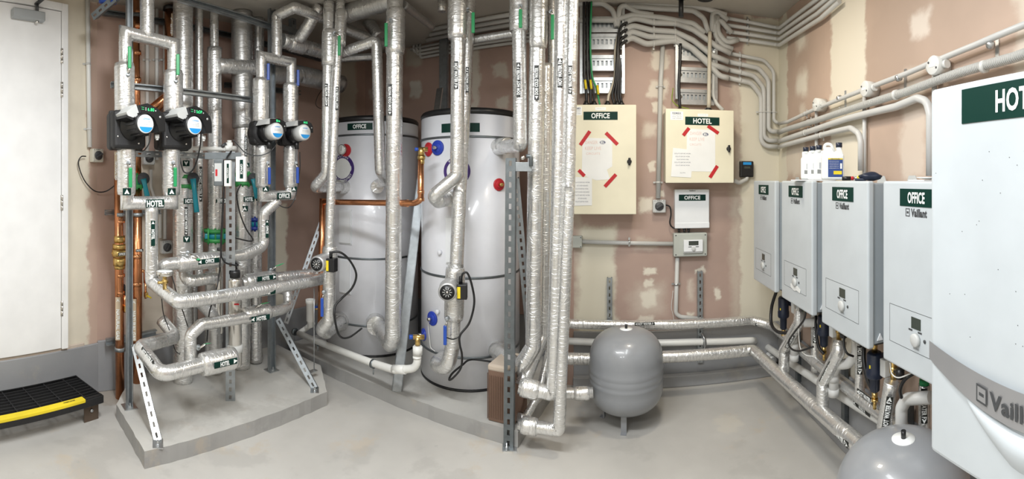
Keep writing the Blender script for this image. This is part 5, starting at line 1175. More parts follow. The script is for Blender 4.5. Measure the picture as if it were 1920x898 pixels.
def boardpaper(parent, poly, d, label, lines, cx0, cx1, y0, dy, n, ink):
    pts = [P(x, y, d, 'B') for x, y in poly]; F = Fr(pts[0], UB3, B3); k = MB()
    loc = [((p - pts[0]).dot(UB3), (p - pts[0]).z) for p in pts]; k.prism(F, loc[::-1] if False else loc, .0, .0009, PAPER); o = build(k, 'taped_paper', parent, label)
    return o, F
def writing(parent, d, items, m, bold=0.0):
    k = MB()
    for st, x, y, wpx, hpx in items:
        F = fr('B', x, y, d); s = rd(F.o) / FP; put_text(k, F, st, 0, 0, wpx * s, hpx * s, .0012, m, bold)
    build(k, 'handwriting', parent)
def logo(parent, d, x, y, w, h):
    F = fr('B', x, y, d); s = rd(F.o) / FP; k = MB(); k.prism(F, [(w / 2 * s * cos(2 * pi * i / 24), h / 2 * s * sin(2 * pi * i / 24)) for i in range(24)], .0009, .0013, mat('logo_grey_blue', (.16, .17, .24), .6)); o = build(k, 'printed_logo', parent, 'small dark oval logo')
    k = MB(); put_text(k, F, 'EL', 0, 0, w * .6 * s, h * .6 * s, .0016, SIGNT); build(k, 'lettering', o)
def tape(parent, x0, y0, x1, y1, d=PB, pl='B'):
    a, b = P(x0, y0, d, pl), P(x1, y1, d, pl); ax = (b - a); L = ax.length; ax.normalize(); n = PL[pl][2].to_3d(); k = MB(); k.box(Fr(a, ax.cross(n) * -1, n, ax), -.013, .013, .0012, .0022, 0, L, RED); build(k, 'red_tape', parent, 'strip of red tape')
o, _ = boardpaper(d, [(1092, 258), (1148, 260), (1148, 312), (1138, 318), (1144, 336), (1118, 338), (1091, 328)], PB + .0006, 'torn white paper with faded red DANGER writing', 0, 0, 0, 0, 0, 0, 0)
writing(o, PB + .0006, [('DANGER', 1109, 267, 23, 6), ('KEEP LIVE', 1112, 278, 30, 6), ('CIRCUITS', 1112, 288, 26, 4)], INKP); logo(o, PB + .0006, 1130, 267, 11, 6.5)
o, _ = boardpaper(d, [(1062, 331), (1110, 333), (1110, 385), (1064, 386)], PB + .0016, 'small note with dark handwriting', 0, 0, 0, 0, 0, 0, 0)
writing(o, PB + .0016, [('KITCHEN BOARD', 1092, 342 + 6 * i, 26 - (i % 3) * 5, 2.6) if i % 2 else ('ISOLATE BEFORE WORK', 1091, 342 + 6 * i, 30 - (i % 4) * 3, 2.6) for i in range(7)], INKB)
for q in ((1106, 246, 1088, 272), (1136, 249, 1158, 271), (1085, 319, 1096, 330), (1155, 327, 1134, 350)): tape(d, *q)
def plate(par, x, y, wpx, hpx, m=SIGNT, d=PB, lines=(), head=None, pl='B', name='rating_label'):
    F = fr(pl, x, y, d); s = rd(F.o) / FP; k = MB(); k.box(F, -wpx / 2 * s, wpx / 2 * s, .0002, .0014, -hpx / 2 * s, hpx / 2 * s, m); o = build(k, name, par); k = MB()
    if head: put_text(k, F, head, 0, hpx * .30 * s, wpx * .7 * s, hpx * .2 * s, .0020, INKB); build(k, 'maker_name', o); k = MB()
    for i, st in enumerate(lines): put_text(k, F, st, 0, hpx * (.08 - .2 * i) * s, wpx * .7 * s, hpx * .09 * s, .0020, INKB, 0)
    if k.v: build(k, 'small_print', o)
plate(d, 1084, 208, 14, 16, head='REMEX', lines=('SWITCHBOARDS', 'IP42 2019', 'AS 3000')); plate(d, 1126, 204, 20, 5.5, lines=('MDB 01',))
F, t, d2, w, h = cabinet('square cream electrical cabinet marked HOTEL right of the white conduit', 1249, 1377, 205, 343, .21, 'HOTEL', 1317, 227, (1366, 279))
plate(d2, 1269, 217, 24, 16, head='REMEX', lines=('SWITCHBOARDS', 'IP42 2019', 'AS 3000')); plate(d2, 1318, 216, 20, 5.5, lines=('MDB 02',))
o, _ = boardpaper(d2, [(1288, 241), (1341, 244), (1341, 322), (1287, 321)], PB + .0006, 'white paper with faded red DANGER writing', 0, 0, 0, 0, 0, 0, 0)
writing(o, PB + .0006, [('DANGER', 1305, 250, 22, 6), ('KEEP LIVE', 1307, 261, 28, 6), ('CIRCUITS', 1304, 271, 22, 4)], INKP); logo(o, PB + .0006, 1323, 252, 11, 6.5)
o, _ = boardpaper(d2, [(1262, 277), (1299, 281), (1296, 333), (1258, 331)], PB + .0016, 'overlapping note with dark handwriting', 0, 0, 0, 0, 0, 0, 0)
writing(o, PB + .0016, [('ISOLATE BEFORE WORK', 1280, 288 + 5.5 * i, 31 - (i % 3) * 4, 2.4) for i in range(5)] + [('CALL OFFICE', 1280, 324, 10, 2)], INKB)
for q in ((1292, 240, 1281, 254), (1327, 236, 1347, 250), (1345, 311, 1331, 333)): tape(d2, *q)
# cables into the cabinets
def bc(lb, pts, R, m=BLK, g=None): return cable(lb, pts, R, m, pl='B', group=g)
for i, (xt, xb) in enumerate(((1095, 1099), (1101, 1107), (1106, 1113))):
    bc('thick black cable on the left of the office ladder, %s of three' % ('leftmost', 'middle', 'rightmost')[i], [(xt, -30, .10), (xt, 60, .10), (xt + 1, 140, .10), (xb, 170, .11), (xb + 1, 197, .11)], .011 if i < 2 else .009, BLK, 'black cables down the office ladder')
bc('green earth cable dropping beside the black cables to the OFFICE panel', [(1109, -20, .11), (1107, 80, .11), (1110, 140, .11), (1118, 165, .11), (1125, 198, .11)], .007, GREEN)
for i, (x, y) in enumerate(((1096, 150), (1106, 150), (1119, 160))):
    k = MB(); a, b_ = P(x + 1, y, .125, 'B'), P(x + 3, y + 17, .13, 'B'); k.tube([a, b_], .009, YEL, seg=8); tag(build(k, 'cable_marker'), 'yellow marker sleeve on the %s cable above the OFFICE panel' % ('left black', 'second black', 'green earth')[i], 'cable marker')
for i, (yt, xb) in enumerate(((42, 1152), (55, 1158), (66, 1163), (76, 1167))):
    bc('black cable leaving grey conduit number %s from the top and bending into the OFFICE panel' % ('one', 'two', 'three', 'four')[i], [(1176, yt, .09), (1166, yt + 6, .10), (1160, yt + 22, .11), (1157 + i * 2, 110 + i * 4, .12), (1154 + i * 3, 150, .12), (xb - 4, 178, .12), (xb, 197, .12)], .010, BLK, 'black cables from the grey conduits')
bc('pale cable curving down the right side of the office ladder', [(1163, 50, .09), (1154, 90, .09), (1153, 140, .10), (1147, 165, .11), (1141, 180, .11), (1139, 197, .12)], .010, mat('beige_cable', (.55, .50, .40), .5))
for x, lb in ((1099, 'first'), (1114, 'second'), (1139, 'third'), (1157, 'fourth'), (1165, 'rightmost')):
    p = P(x, 195, .12, 'B'); k = MB(); k.lathe(Fr(p, UB3), [(.024, -.012), (.024, .0), (.015, .012), (.013, .022), (0, .022)], BLK, 14); tag(build(k, 'cable_gland'), 'black cable gland on top of the OFFICE panel, %s from the left' % lb, 'cable gland', 'cable glands on the OFFICE panel')
bc('black cable dropping through the hotel ladder to the HOTEL panel', [(1276, 82, .09), (1275, 120, .09), (1273, 160, .10), (1275, 203, .11)], .012)
bc('beige flat cable dropping into the HOTEL panel gland', [(1331, 60, .10), (1330, 120, .10), (1329, 204, .11)], .016, mat('beige_cable', (.55, .50, .40), .5))
bc('yellow-green earth wire looping beside the hotel ladder', [(1262, 165, .06), (1260, 185, .06), (1266, 195, .08), (1275, 200, .10), (1292, 204, .10)], .004, mat('earth_green_yellow', (.25, .33, .04), .5))
p = P(1328, 205, .12, 'B'); k = MB(); k.lathe(Fr(p, UB3), [(.03, -.012), (.03, .0), (.02, .010), (0, .012)], BLK, 16); tag(build(k, 'cable_gland'), 'wide black cable gland on top of the HOTEL panel', 'cable gland')
for x, lb in ((1277, 'left'), (1322, 'right')):
    k = MB(); q = P(x, 8, .30, 'B'); k.cyl(Vector((q.x, q.y, CEIL)), Vector((q.x, q.y, CEIL - .03)), .06, BLK, seg=18)
    if lb == 'left': k.cyl(Vector((q.x, q.y, CEIL - .03)), P(x, 32, .30, 'B'), .018, BLK, seg=12)
    tag(build(k, 'ceiling_grommet'), 'black rubber grommet in the ceiling above the HOTEL panel, the %s one' % lb, 'grommet')
# grey conduits that cross the top of the wall and run round the corner
G = 'grey conduits sweeping across the top of the panel wall'
rows = []
A = [(1172, 40), (1176, 55), (1178, 66), (1176, 76)]
names = ('topmost', 'second', 'third', 'lowest')
m1 = [[(1172, 42), (1190, 34), (1228, 43), (1268, 44), (1300, 56), (1345, 88), (1370, 100)], [(1172, 56), (1186, 48), (1222, 57), (1266, 60), (1300, 76), (1335, 104), (1366, 116)],
      [(1174, 68), (1184, 59), (1216, 69), (1266, 71), (1300, 92), (1332, 120), (1366, 131)], [(1172, 78), (1184, 70), (1212, 83), (1264, 76), (1296, 90), (1330, 122), (1350, 143), (1366, 146)]]
tail = [[(1440, 112), (1451, 128), (1451, 232), (1462, 238), (1531, 218)], [(1430, 126), (1440, 142), (1440, 248), (1455, 258), (1530, 240)], [(1420, 140), (1432, 158), (1432, 262), (1450, 274), (1535, 252)], [(1412, 152), (1427, 172), (1426, 260), (1445, 283), (1500, 268)]]
tails = [[(1436, 114, .03), (1449.5, 128, .03), (1450, 245, .03)], [(1424, 126, .03), (1440, 146, .03), (1440, 262, .03)], [(1414, 139, .03), (1430, 160, .03), (1431, 262, .03)]]
for i in range(4):
    pts = [(x, y, .075) for x, y in m1[i]]
    conduit('grey flexible conduit fanning from the office ladder, %s of the four' % names[i], pts, 11, CORRF, 'B', G, clips=[(1226, pts[2][1] - 1, .075), (1266, pts[3][1], .075)], fil=.10, name='flexible_conduit')
Hc = [(1368, 100), (1366, 116), (1366, 131), (1366, 146)]
hx = [(1450, 108), (1440, 122), (1430, 138), (1416, 152)]
V = [(1451, 1462, 231), (1441, 1455, 250), (1432, 1449, 262), (1427, 1443, 280)]
vb = [228, 243, 262, 262]
R_ = [[(1478, 228), (1530, 204), (1610, 172), (1700, 138), (1830, 84), (1990, 20)], [(1470, 244), (1536, 224), (1600, 203), (1700, 172), (1800, 136), (1900, 108), (1990, 78)],
      [(1472, 261), (1530, 242), (1590, 222), (1680, 200), (1720, 184), (1738, 190), (1744, 215), (1744, 330)], [(1472, 272), (1560, 248), (1595, 240), (1610, 250), (1614, 265), (1614, 320)]]
for i in range(4):
    ya, xv = Hc[i][1], V[i][0]
    pts = [(1366, ya, .04), (xv - 26, ya + 14, .04), (xv, ya + 22 + 5, .04), (xv + 0.0, vb[i], .04), (min(xv + 18, 1458), vb[i] + 14, .04)]
    ya2 = [98, 118, 136, 152][i]
    pts = [(1366, ya, .04), (xv - 18, ya + 13 - i, .04), (xv, ya + 34, .04), (xv, R_[i][0][1] + 2 - (4 if i == 0 else 0), .04), (1459, R_[i][0][1] + 3, .05)]
    conduit('rigid grey conduit turning down beside the corner, %s of the four' % ('innermost', 'second', 'third', 'outermost')[i], pts, 9 if i else 7, CDT, 'B', 'grey conduits turning down at the corner', clips=[(1388, ya + 4, .04), (xv, 210, .04, 'B', 'v')], fil=.09)
labs = ['topmost pale conduit on the right wall, threaded through three round boxes', 'ribbed pale conduit below the round boxes, running over the boilers', 'pale conduit that turns down behind the fourth boiler', 'lowest pale conduit bending down behind the white jerry cans']
for i in range(4):
    pts = [(1461, R_[i][0][1] + 4, .05)] + [(x, y, .045 if i != 1 else .05) for x, y in R_[i]]
    conduit(labs[i], pts, 8 if i else 7, PVC if i in (0,) else (CORR if i == 1 else PVC), 'R', 'pale conduits along the right wall', clips=[(R_[i][1][0] - 20, R_[i][0][1] + (R_[i][1][1] - R_[i][0][1]) * (R_[i][1][0] - 20 - R_[i][0][0]) / (R_[i][1][0] - R_[i][0][0]), .045)], fil=.06, R=(.0135, .0205, .0195, .0175)[i])
# conduits near the ceiling that follow the corner
U = 'ceiling-level conduits following the corner'
for i, (yb, yr) in enumerate(((40, 56), (52, 66), (63, 77), (74, 88))):
    pts = [(1362, yb - 6 + i, .04, 'B'), (1457, yr - 4, .04, 'B'), (1462, yr - 4, .04, 'R')] + [(1520 + 6 * i, 8 + 9 * i, .04, 'R'), (1556 + 6 * i, -18 + 7 * i, .04, 'R')]
    conduit('rigid conduit high in the room corner, %s of four' % names[i], pts, 7, PVC, 'B', U, clips=[(1402, yb - 2 + i, .04, 'B', 'h', 1)], fil=.03)
for i, (pts, lb) in enumerate((([(1175, 12), (1230, 16), (1300, 20), (1320, 34), (1328, 62)], 'upper grey conduit sweeping over to the hotel ladder'), ([(1085, 38), (1150, 38), (1186, 28), (1240, 33), (1300, 44), (1322, 62)], 'grey conduit crossing from behind the foil pipes to the hotel ladder'),
        ([(1064, 8), (1130, 6), (1150, 20), (1156, 50)], 'thick grey hose curving down onto the office ladder'), ([(1158, 50), (1162, 14), (1172, 10), (1196, 24), (1225, 28)], 'short grey conduit arching over the right rail of the office ladder'),
        ([(1334, 60), (1336, 26), (1345, 22), (1365, 38)], 'flexible conduit arching from the hotel ladder, left of the three'), ([(1338, 62), (1344, 30), (1372, 62)], 'flexible conduit arching from the hotel ladder, middle of the three'),
        ([(1345, 30), (1346, 60), (1362, 82), (1384, 74)], 'flexible conduit hooping below the ceiling conduits by the corner'), ([(1340, 30), (1342, 70), (1356, 86), (1374, 92)], 'outer flexible conduit hooping below the ceiling conduits by the corner'),
        ([(1170, -6), (1320, 8), (1362, 28)], 'straight ceiling conduit over the two ladders'))):
    conduit(lb, [(x, y, .08 if i < 4 else .06) for x, y in pts], 10, CORRF if i != 8 else PVC, 'B', None, fil=.08, name='flexible_conduit' if i != 8 else 'conduit')
conduit('thin grey conduit from the hotel ladder down the right side of its panel', [(1338, 100, .05), (1337, 178, .05), (1344, 195, .07), (1356, 207, .10)], 7, CDT, 'B', None, fil=.06)
conduit('straight white conduit between the two cream cabinets, down to an isolator', [(1243, 84, .03), (1239, 150, .03), (1234, 372, .03)], 9, CDT, 'B', None, clips=[(1239, 162, .03, 'B', 'v'), (1234, 342, .03, 'B', 'v')], fil=.2)
isolator('grey isolator switch under the white conduit between the cream cabinets', 1235, 386, 'B', .002, .10, .10)
cable('black flex from the isolator looping to the white controller', [(1247, 384, .04), (1256, 388, .04), (1258, 402, .04), (1256, 418, .04), (1262, 427, .04), (1272, 428, .05)], .006, pl='B')
# white controller, grey box with room control
F = fr('B', 1298, 391, .07); t = thing('controller_box', 'slim white controller box marked OFFICE below the HOTEL cabinet', 'controller', F(0, -.03, -.15)); s = rd(F.o) / FP
k = MB(); k.box(F, -33 * s, 33 * s, -.068, 0, -35 * s, 36 * s, WHITE, .008); build(k, 'housing', t); k = MB(); k.box(F, -33.2 * s, 33.2 * s, -.02, .004, -37 * s, -26 * s, WHITE, .006); build(k, 'lower_flap', t)
sign(t, Fr(F(0, 0, 20.5 * s), F.u), 51 * s, 11.5 * s, 'OFFICE', .60, .62, b=.001)
k = MB(); put_text(k, Fr(F(0, 0, 33.5 * s), F.u), 'Vaillant', 0, 0, 12 * s, 2.4 * s, .001, DKG); build(k, 'lettering', t)
for i, x in enumerate((1273, 1283, 1291)):
    p = P(x, 427, .05, 'B'); k = MB(); k.cyl(p + ZZ * .01, p - ZZ * .012, .012, BLK, seg=10); k.cyl(p - ZZ * .01, p - ZZ * .035, .009, BLK, seg=8); build(k, 'cable_gland', t)
GB = mat('grey_green_box', (.45, .47, .43), .45)
F = fr('B', 1295, 459, .07); s = rd(F.o) / FP; t = thing('control_unit', 'grey wall box carrying a white room controller with a small screen', 'controller', F(0, -.03, -22 * s))
k = MB(); k.box(F, -32 * s, 32 * s, -.068, 0, -22 * s, 22 * s, GB, .008); build(k, 'backing_box', t); screws(t, F, [(-28 * s, -18 * s), (28 * s, -18 * s), (-28 * s, 18 * s), (28 * s, 18 * s)], .005, DKG)
k = MB(); k.box(F, -14 * s, 22 * s, 0, .03, -12 * s, 10 * s, WHITE, .003); k.box(F, -14 * s, 22 * s, 0, .02, -15 * s, -11 * s, LG, .003); cu = build(k, 'room_controller', t, 'white room controller')
k = MB(); k.box(F, -5 * s, 13.5 * s, .03, .031, 0, 8 * s, LCD); build(k, 'screen', cu, 'dark display'); k = MB(); k.lathe(Fr(F(4 * s, .03, -6.5 * s), F.u), [(.015, 0), (.015, .01), (.012, .012), (0, .012)], LG, 24, axis='b'); build(k, 'dial', cu)
for a in (-5.5, 8): k = MB(); k.box(F, a * s, (a + 6) * s, .03, .0315, -3.4 * s, -2.2 * s, DKG); build(k, 'button', cu)
conduit('level grey conduit between the half-hidden junction box and the grey control box', [(1090, 453, .03), (1264, 457, .03)], 8, CDT, 'B', None, clips=[(1180, 454, .03, 'B', 'h', 1)])
F = fr('B', 1084, 454, .06); k = MB(); k.box(F, -.05, .03, -.058, 0, -.045, .045, GB, .006); t = thing('junction_box', 'small grey junction box half hidden behind the outermost foil pipe', 'junction box', F(0, -.03, -.045)); build(k, 'housing', t); screws(t, F, [(.02, .035), (.02, -.035)], .004, DKG)
conduit('grey conduit dropping from the grey control box and turning right above the foil pipe', [(1270, 482, .03), (1267, 588, .03), (1276, 594, .03), (1318, 598, .03)], 8, CDT, 'B', None, clips=[(1268, 533, .03, 'B', 'v', 1)], fil=.05)
cable('thin loose white wire on the wall left of that conduit', [(1262, 545, .02), (1259, 575, .02), (1262, 590, .02), (1264, 602, .02)], .002, PVCW, pl='B')
for x, y0, y1, lb in ((1143, 521, 610, 'short slotted channel on the cream strip above the grey vessel'), (1313, 509, 680, 'taller slotted channel on the panel wall right of the conduit drop')):
    q = P(x, y0, .042, 'B'); q2 = P(x, y1, .042, 'B'); k = MB(); strut(k, q2, q, B3, .041, .035, STEEL, True, .052); tag(build(k, 'wall_channel'), lb, 'metal channel')
# thermostat by the corner
F = fr('B', 1401, 317, .05); s = rd(F.o) / FP; t = thing('wall_meter', 'small black and blue wall meter near the corner above the first boiler', 'meter', F(0, -.02, -.06)); k = MB(); k.box(F, -13 * s, 13 * s, -.048, 0, -15 * s, 15 * s, BLK, .008); build(k, 'housing', t)
k = MB(); k.box(F, -8 * s, 8 * s, 0, .002, 8 * s, 13 * s, SKYB); build(k, 'blue_label', t); k = MB(); k.box(F, -6 * s, 6 * s, 0, .002, 1 * s, 5 * s, LCD); build(k, 'screen', t)
conduit('grey conduit curving under the meter toward the HOTEL cabinet', [(1376, 338, .06), (1386, 343, .05), (1400, 336, .03), (1401, 330, .03)], 8, CDT, 'B', None, fil=.03)
F = fr('B', 1064, 153, .06); k = MB(); k.box(F, -.03, .05, -.06, 0, -.09, .09, CREAM, .006); tag(build(k, 'junction_box'), 'cream junction box beside the office ladder behind the foil pipe', 'junction box')

# --- pipes low on the panel wall, turning along the right wall
def lowpipe(name, label, pts, R, m, cat='insulated pipe', fil=.05, clips=()):
    p3 = [P(*q) for q in pts]; mb = MB(); mb.tube(fillet(p3, fil), R, m, seg=22, noise=.018 if m is FOIL else 0, step=.03 if m is FOIL else None)
    if not clips and False: return
    t = thing(name, label, cat, p3[0]); build(mb, 'pipe_run', t); t['r'] = R; return t
lp1 = lowpipe('foil_pipe', 'upper foil hot water pipe along the panel wall and behind the boiler pipework', [(1050, 606, .12, 'B'), (1300, 607, .12, 'B'), (1410, 600, .12, 'B'), (1448, 610, .13, 'R'), (1740, 838, .13, 'R')], .036, FOIL, fil=.12)
lp2 = lowpipe('foil_pipe', 'lower foil hot water pipe behind the grey vessel, running out along the boilers', [(1050, 672, .26, 'B'), (1250, 669, .26, 'B'), (1412, 656, .26, 'B'), (1610, 833, .235, 'R'), (1740, 978, .235, 'R')], .042, FOIL, fil=.03)
lp3 = lowpipe('waste_pipe', 'white plastic waste pipe below the HOT WATER pipe, marked WASTE by the boilers', [(1060, 639, .09, 'B'), (1300, 641, .09, 'B'), (1410, 638, .10, 'B'), (1424, 640, .10, 'R'), (1660, 792, .10, 'R'), (1760, 862, .10, 'R')], .026, PVCW, 'pipe', fil=.04)
dR = -PL['R'][1].to_3d(); 
pipe_label(lp1, 1208, 604, rd(P(1208, 604, .12, 'B')), .036, 'HOT WATER F', .15, .022, UB3, 'b', arrow=-1); pipe_label(lp1, 1430, 604, rd(P(1430, 604, .13, 'B')), .036, 'HOT WATER F', .15, .022, UB3, 'b', arrow=-1)
pipe_label(lp2, 1434, 672, rd(P(1434, 672, .25, 'R')), .042, 'HOT WATER F', .14, .026, -dR, 'b', arrow=1); pipe_label(lp2, 1587, 814, rd(P(1587, 814, .235, 'R')), .042, 'HOT WATER F', .19, .034, -dR, 'b', arrow=1)
pipe_label(lp1, 1634, 740, rd(P(1634, 740, .13, 'R')), .036, 'HOT WATER F', .15, .030, -dR, 'b', arrow=-1); pipe_label(lp3, 1624, 763, rd(P(1624, 763, .10, 'R')), .026, 'WASTE', .16, .030, -dR, 'b', arrow=-1, tw=.4)
q = P(1320, 641, .09, 'B'); k = MB(); ring_clip(k, q, UB3, .028, .025, ZINC, .006); k.tube([q + ZZ * .07 - UB3 * .02, q + ZZ * .03 + B3 * .03, q - ZZ * .03 + B3 * .03, q - ZZ * .07 - UB3 * .02], .006, ZINC, seg=8); build(k, 'pipe_clamp', lp3)
for x in (1493, 1580, 1700):
    a = P(x, 600, .05, 'R'); b = Vector((a.x, a.y, .12)); a.z = .52; k = MB(); strut(k, b, a, PL['R'][2].to_3d(), .041, .03, STEELD, False)
    tag(build(k, 'wall_channel'), {1493: 'dark wall channel behind the pipes below the second boiler', 1580: 'dark wall channel behind the WASTE pipe below the third boiler', 1700: 'dark wall channel below the fourth boiler'}[x], 'metal channel')
# grey expansion vessels
def vessel(label, C, R, zt, zb, legs):
    t = thing('expansion_vessel', label, 'expansion vessel', C); F = Fr(C, (cos(.25), -sin(.25), 0)); H = zt - zb; pr = []
    for i in range(13): a = pi / 2 * i / 12; pr.append((R * (sin(a) ** .82), zb + H * .30 * (1 - cos(a) ** .9 if i < 12 else 1)))
    pr[0] = (0, zb); m0 = zb + H * .48
    for z, e in ((m0 - .055, 0), (m0 - .045, .004), (m0 - .035, 0), (m0 - .02, 0), (m0 - .005, .005), (m0 + .01, 0), (m0 + .02, .0), (m0 + .032, .004), (m0 + .044, 0)): pr.append((R + e, z))
    for i in range(13): a = pi / 2 * (12 - i) / 12; pr.append((R * (sin(a) ** .78), zt - H * .36 * (1 - (cos(a) ** .9 if i else 0))))
    pr[-1] = (0, zt)
    k = MB(); k.lathe(F, pr, GREY, 72); build(k, 'vessel_body', t)
    k = MB(); k.lathe(F, [(.042, zt - .004), (.042, zt + .001), (0, zt + .002)], SIGNT, 28); c = build(k, 'top_label', t, 'round white label'); k = MB(); k.cyl(F(0, 0, zt), F(0, 0, zt + .028), .009, BLK, seg=12); build(k, 'valve_cap', t, 'black valve cap')
    for a in legs:
        k = MB(); e = Vector((cos(a), sin(a), 0)); k.box(Fr(C + e * R * .62, Vector((-e.y, e.x, 0)), e), -.018, .018, -.004, .004, 0, zb + .10, GREY); k.box(Fr(C + e * R * .62, Vector((-e.y, e.x, 0)), e), -.018, .018, -.004, .03, 0, .004, GREY); build(k, 'leg', t)
    return t
c = P(1174, 700, 3.02); c.z = 0
vessel('grey expansion vessel standing on three legs in front of the panel wall', c, .245, P(1174, 616, 3.02).z, .075, (-pi / 2 - .35, pi / 6, 5 * pi / 6))
c = P(1694, 815, 1.60); c.z = 0
vessel('grey expansion vessel at the bottom right, under the nearest boilers', c, .245, P(1694, 822, 1.60).z, .10, (-pi / 2, pi / 6, 5 * pi / 6))
# ================================================================== RIGHT WALL: boilers and their connections
oR, uR, nR = PL['R']; R3u, R3n = uR.to_3d(), nR.to_3d()
ZT, ZB = 1.597, .872
def boiler(label, s0, sign_y, extra=None):
    F = Fr((*(oR + uR * (s0 + .22) + nR * .34), 0), R3u); t = thing('wall_boiler', label, 'boiler', F(0, -.17, ZB), 'white wall boilers marked OFFICE')
    k = MB(); k.box(F, -.214, .214, -.325, -.03, ZB + .015, ZT - .01, BOILS, .004); build(k, 'side_casing', t, 'blue-grey side casing')
    k = MB(); k.box(F, -.22, .22, -.035, 0, ZB, ZT, BOILW, .010, 3); fc = build(k, 'front_panel', t)
    sign(fc, Fr(F(.0, 0, ZT - .062), F.u), .20, .066, 'OFFICE', .50, .64, b=.0005)
    k = MB(); put_text(k, Fr(F(.012, 0, ZT - .118), F.u), 'Vaillant', .002, 0, .092, .031, .0008, DKG, .05); q = Fr(F(-.052, 0, ZT - .118), F.u); 
    for a0, a1, c0, c1 in ((-.013, .012, .012, .015), (-.013, .012, -.015, -.012), (-.013, -.010, -.015, .015), (.009, .012, -.015, .015), (-.006, .005, -.004, .004)): k.box(q, a0, a1, 0, .001, c0, c1, DKG)
    build(k, 'maker_lettering', fc)
    zc = ZB + .165
    k = MB()
    for a0, a1, c0, c1 in ((-.17, .145, .073, .0745), (-.17, .145, -.0745, -.073), (-.17, -.1685, -.074, .074), (.1435, .145, -.074, .074)): k.box(Fr(F(0, 0, zc), F.u), a0, a1, -.0002, .0006, c0, c1, DKG)
    build(k, 'flap_outline', fc)
    Fc = Fr(F(.0, 0, zc), F.u); k = MB(); k.box(Fc, -.03, .025, 0, .0015, .012, .054, LCD); build(k, 'display', fc, 'dark display')
    k = MB(); k.lathe(Fr(Fc(-.0, 0, -.026), F.u), [(.024, 0), (.024, .012), (.020, .015), (0, .015)], LG, 28, axis='b'); build(k, 'dial', fc, 'silver dial')
    for a, c in ((-.035, .004), (.020, .004)): k = MB(); k.box(Fc, a - .011, a + .011, 0, .0015, c - .003, c + .003, DKG); build(k, 'button', fc)
    k = MB(); k.lathe(Fr(Fc(.048, 0, -.02), F.u), [(.007, 0), (.007, .002), (0, .002)], DKG, 14, axis='b'); build(k, 'reset_knob', fc)
    k = MB(); put_text(k, Fc, 'ecoTEC', 0, -.060, .035, .006, .001, DKG, 0); build(k, 'lettering', fc)
    for a in (.206,):
        k = MB(); k.box(F, a - .004, a + .004, -.30, -.05, ZB + .08, ZT - .08, BOILS, .003); k.prism(Fr(F(.2145, -.05, ZB + .03), F.n * -1, F.u), [(0, 0), (.03, 0), (.015, .03)], 0, .004, WHITE); build(k, 'side_trim', t)
    k = MB(); k.box(F, -.19, .19, -.30, -.06, ZB + .0, ZB + .02, DKG); build(k, 'underside_tray', t, 'dark open underside')
    for a in (-.13, .13):
        k = MB(); k.prism(Fr(F(a, -.315, ZT - .012), F.u), [(-.045, 0), (.045, 0), (.025, .038), (-.025, .038)], 0, .004, LG); build(k, 'hanging_bracket', t)
    return F, t, fc
S0 = [.358, .908, 1.458, 2.008]
bl = ['first white boiler marked OFFICE, the farthest, by the room corner', 'second white boiler marked OFFICE, with a torn paper strip under its dial', 'third white boiler marked OFFICE, with bottles and tools lying on top', 'fourth white boiler marked OFFICE, partly hidden by the big HOTEL boiler']
BF = [boiler(bl[i], S0[i], 0) for i in range(4)]
F, t, fc = BF[1]; k = MB(); k.prism(Fr(F(0, .0, ZB + .105), F.u), [(-.07, .012), (-.03, .022), (.0, .01), (.03, .02), (.075, .005), (.07, -.014), (.02, -.010), (-.01, -.018), (-.06, -.008)], .002, .0035, PAPER); build(k, 'paper_strip', fc, 'torn strip of white paper')
# the big boiler at the right edge
s0 = 2.60; F = Fr((*(oR + uR * s0 + nR * .595), 0), R3u); zt, zb = 1.845, .870; W_ = .48
t = thing('wall_boiler', 'big white boiler marked HOTEL at the right edge, nearest the camera', 'boiler', F(.24, -.3, zb))
k = MB(); k.box(F, .006, W_ - .006, -.59, -.05, zb + .01, zt - .006, BOILS, .006); build(k, 'side_casing', t)
k = MB(); k.box(F, 0, W_, -.055, 0, zb, zt, BOILW, .014, 3); fc = build(k, 'front_panel', t)
sg_ = Fr(F(.335, 0, zt - .062), R3u); sign(fc, sg_, .42, .085, 'HOTEL', .345, .62, b=.0006, dx=-.025)
zb2 = 1.6 - (680 - HY) / FP * 1.20
# grey brand stripe: starts pointed at the left, falls and thickens to the right
n = 22; top = []; bot = []
for i in range(n + 1):
    a = W_ * i / n; f = i / n; zt_ = 1.168 - .085 * f + .05 * f * f; top.append((a, zt_)); bot.append((a, zt_ - .048 - .038 * sin(pi * min(1, f * .8)) ))
k = MB(); 
for i in range(n):
    q = len(k.v)
    for (a, c) in (top[i], top[i + 1], bot[i + 1], bot[i]):
        k.v.append(F(a, .0015 + .012 * sin(pi * a / W_) , c))
    k.face([q, q + 1, q + 2, q + 3][::-1], SILV, smooth=True)
sp_ = build(k, 'trim_stripe', fc, 'grey curved trim stripe'); k = MB(); fx = .62; cx = W_ * fx; 
def zmid(a): 
    f = a / W_; z = 1.168 - .085 * f + .05 * f * f; return z - .024 - .019 * sin(pi * min(1, f * .8)) - .004
vs, fs = text_mesh('Vaillant', .03); q = len(k.v)
for x, y in vs: a = .315 + x * .17; k.v.append(F(a, .004 + .012 * sin(pi * a / W_), zmid(a) + y * .040))
for f in fs: k.face([q + j for j in f], DKG)
def sq(a0, a1, c0, c1, m):
    q = len(k.v)
    for a, c in ((a0, c0), (a1, c0), (a1, c1), (a0, c1)): k.v.append(F(a, .0045 + .012 * sin(pi * a / W_), zmid(a) + c))
    k.face([q, q + 1, q + 2, q + 3], m)
sq(.188, .222, -.021, .021, DKG); sq(.192, .218, -.016, .016, SILV); sq(.197, .213, -.004, .004, DKG)
build(k, 'maker_lettering', sp_)
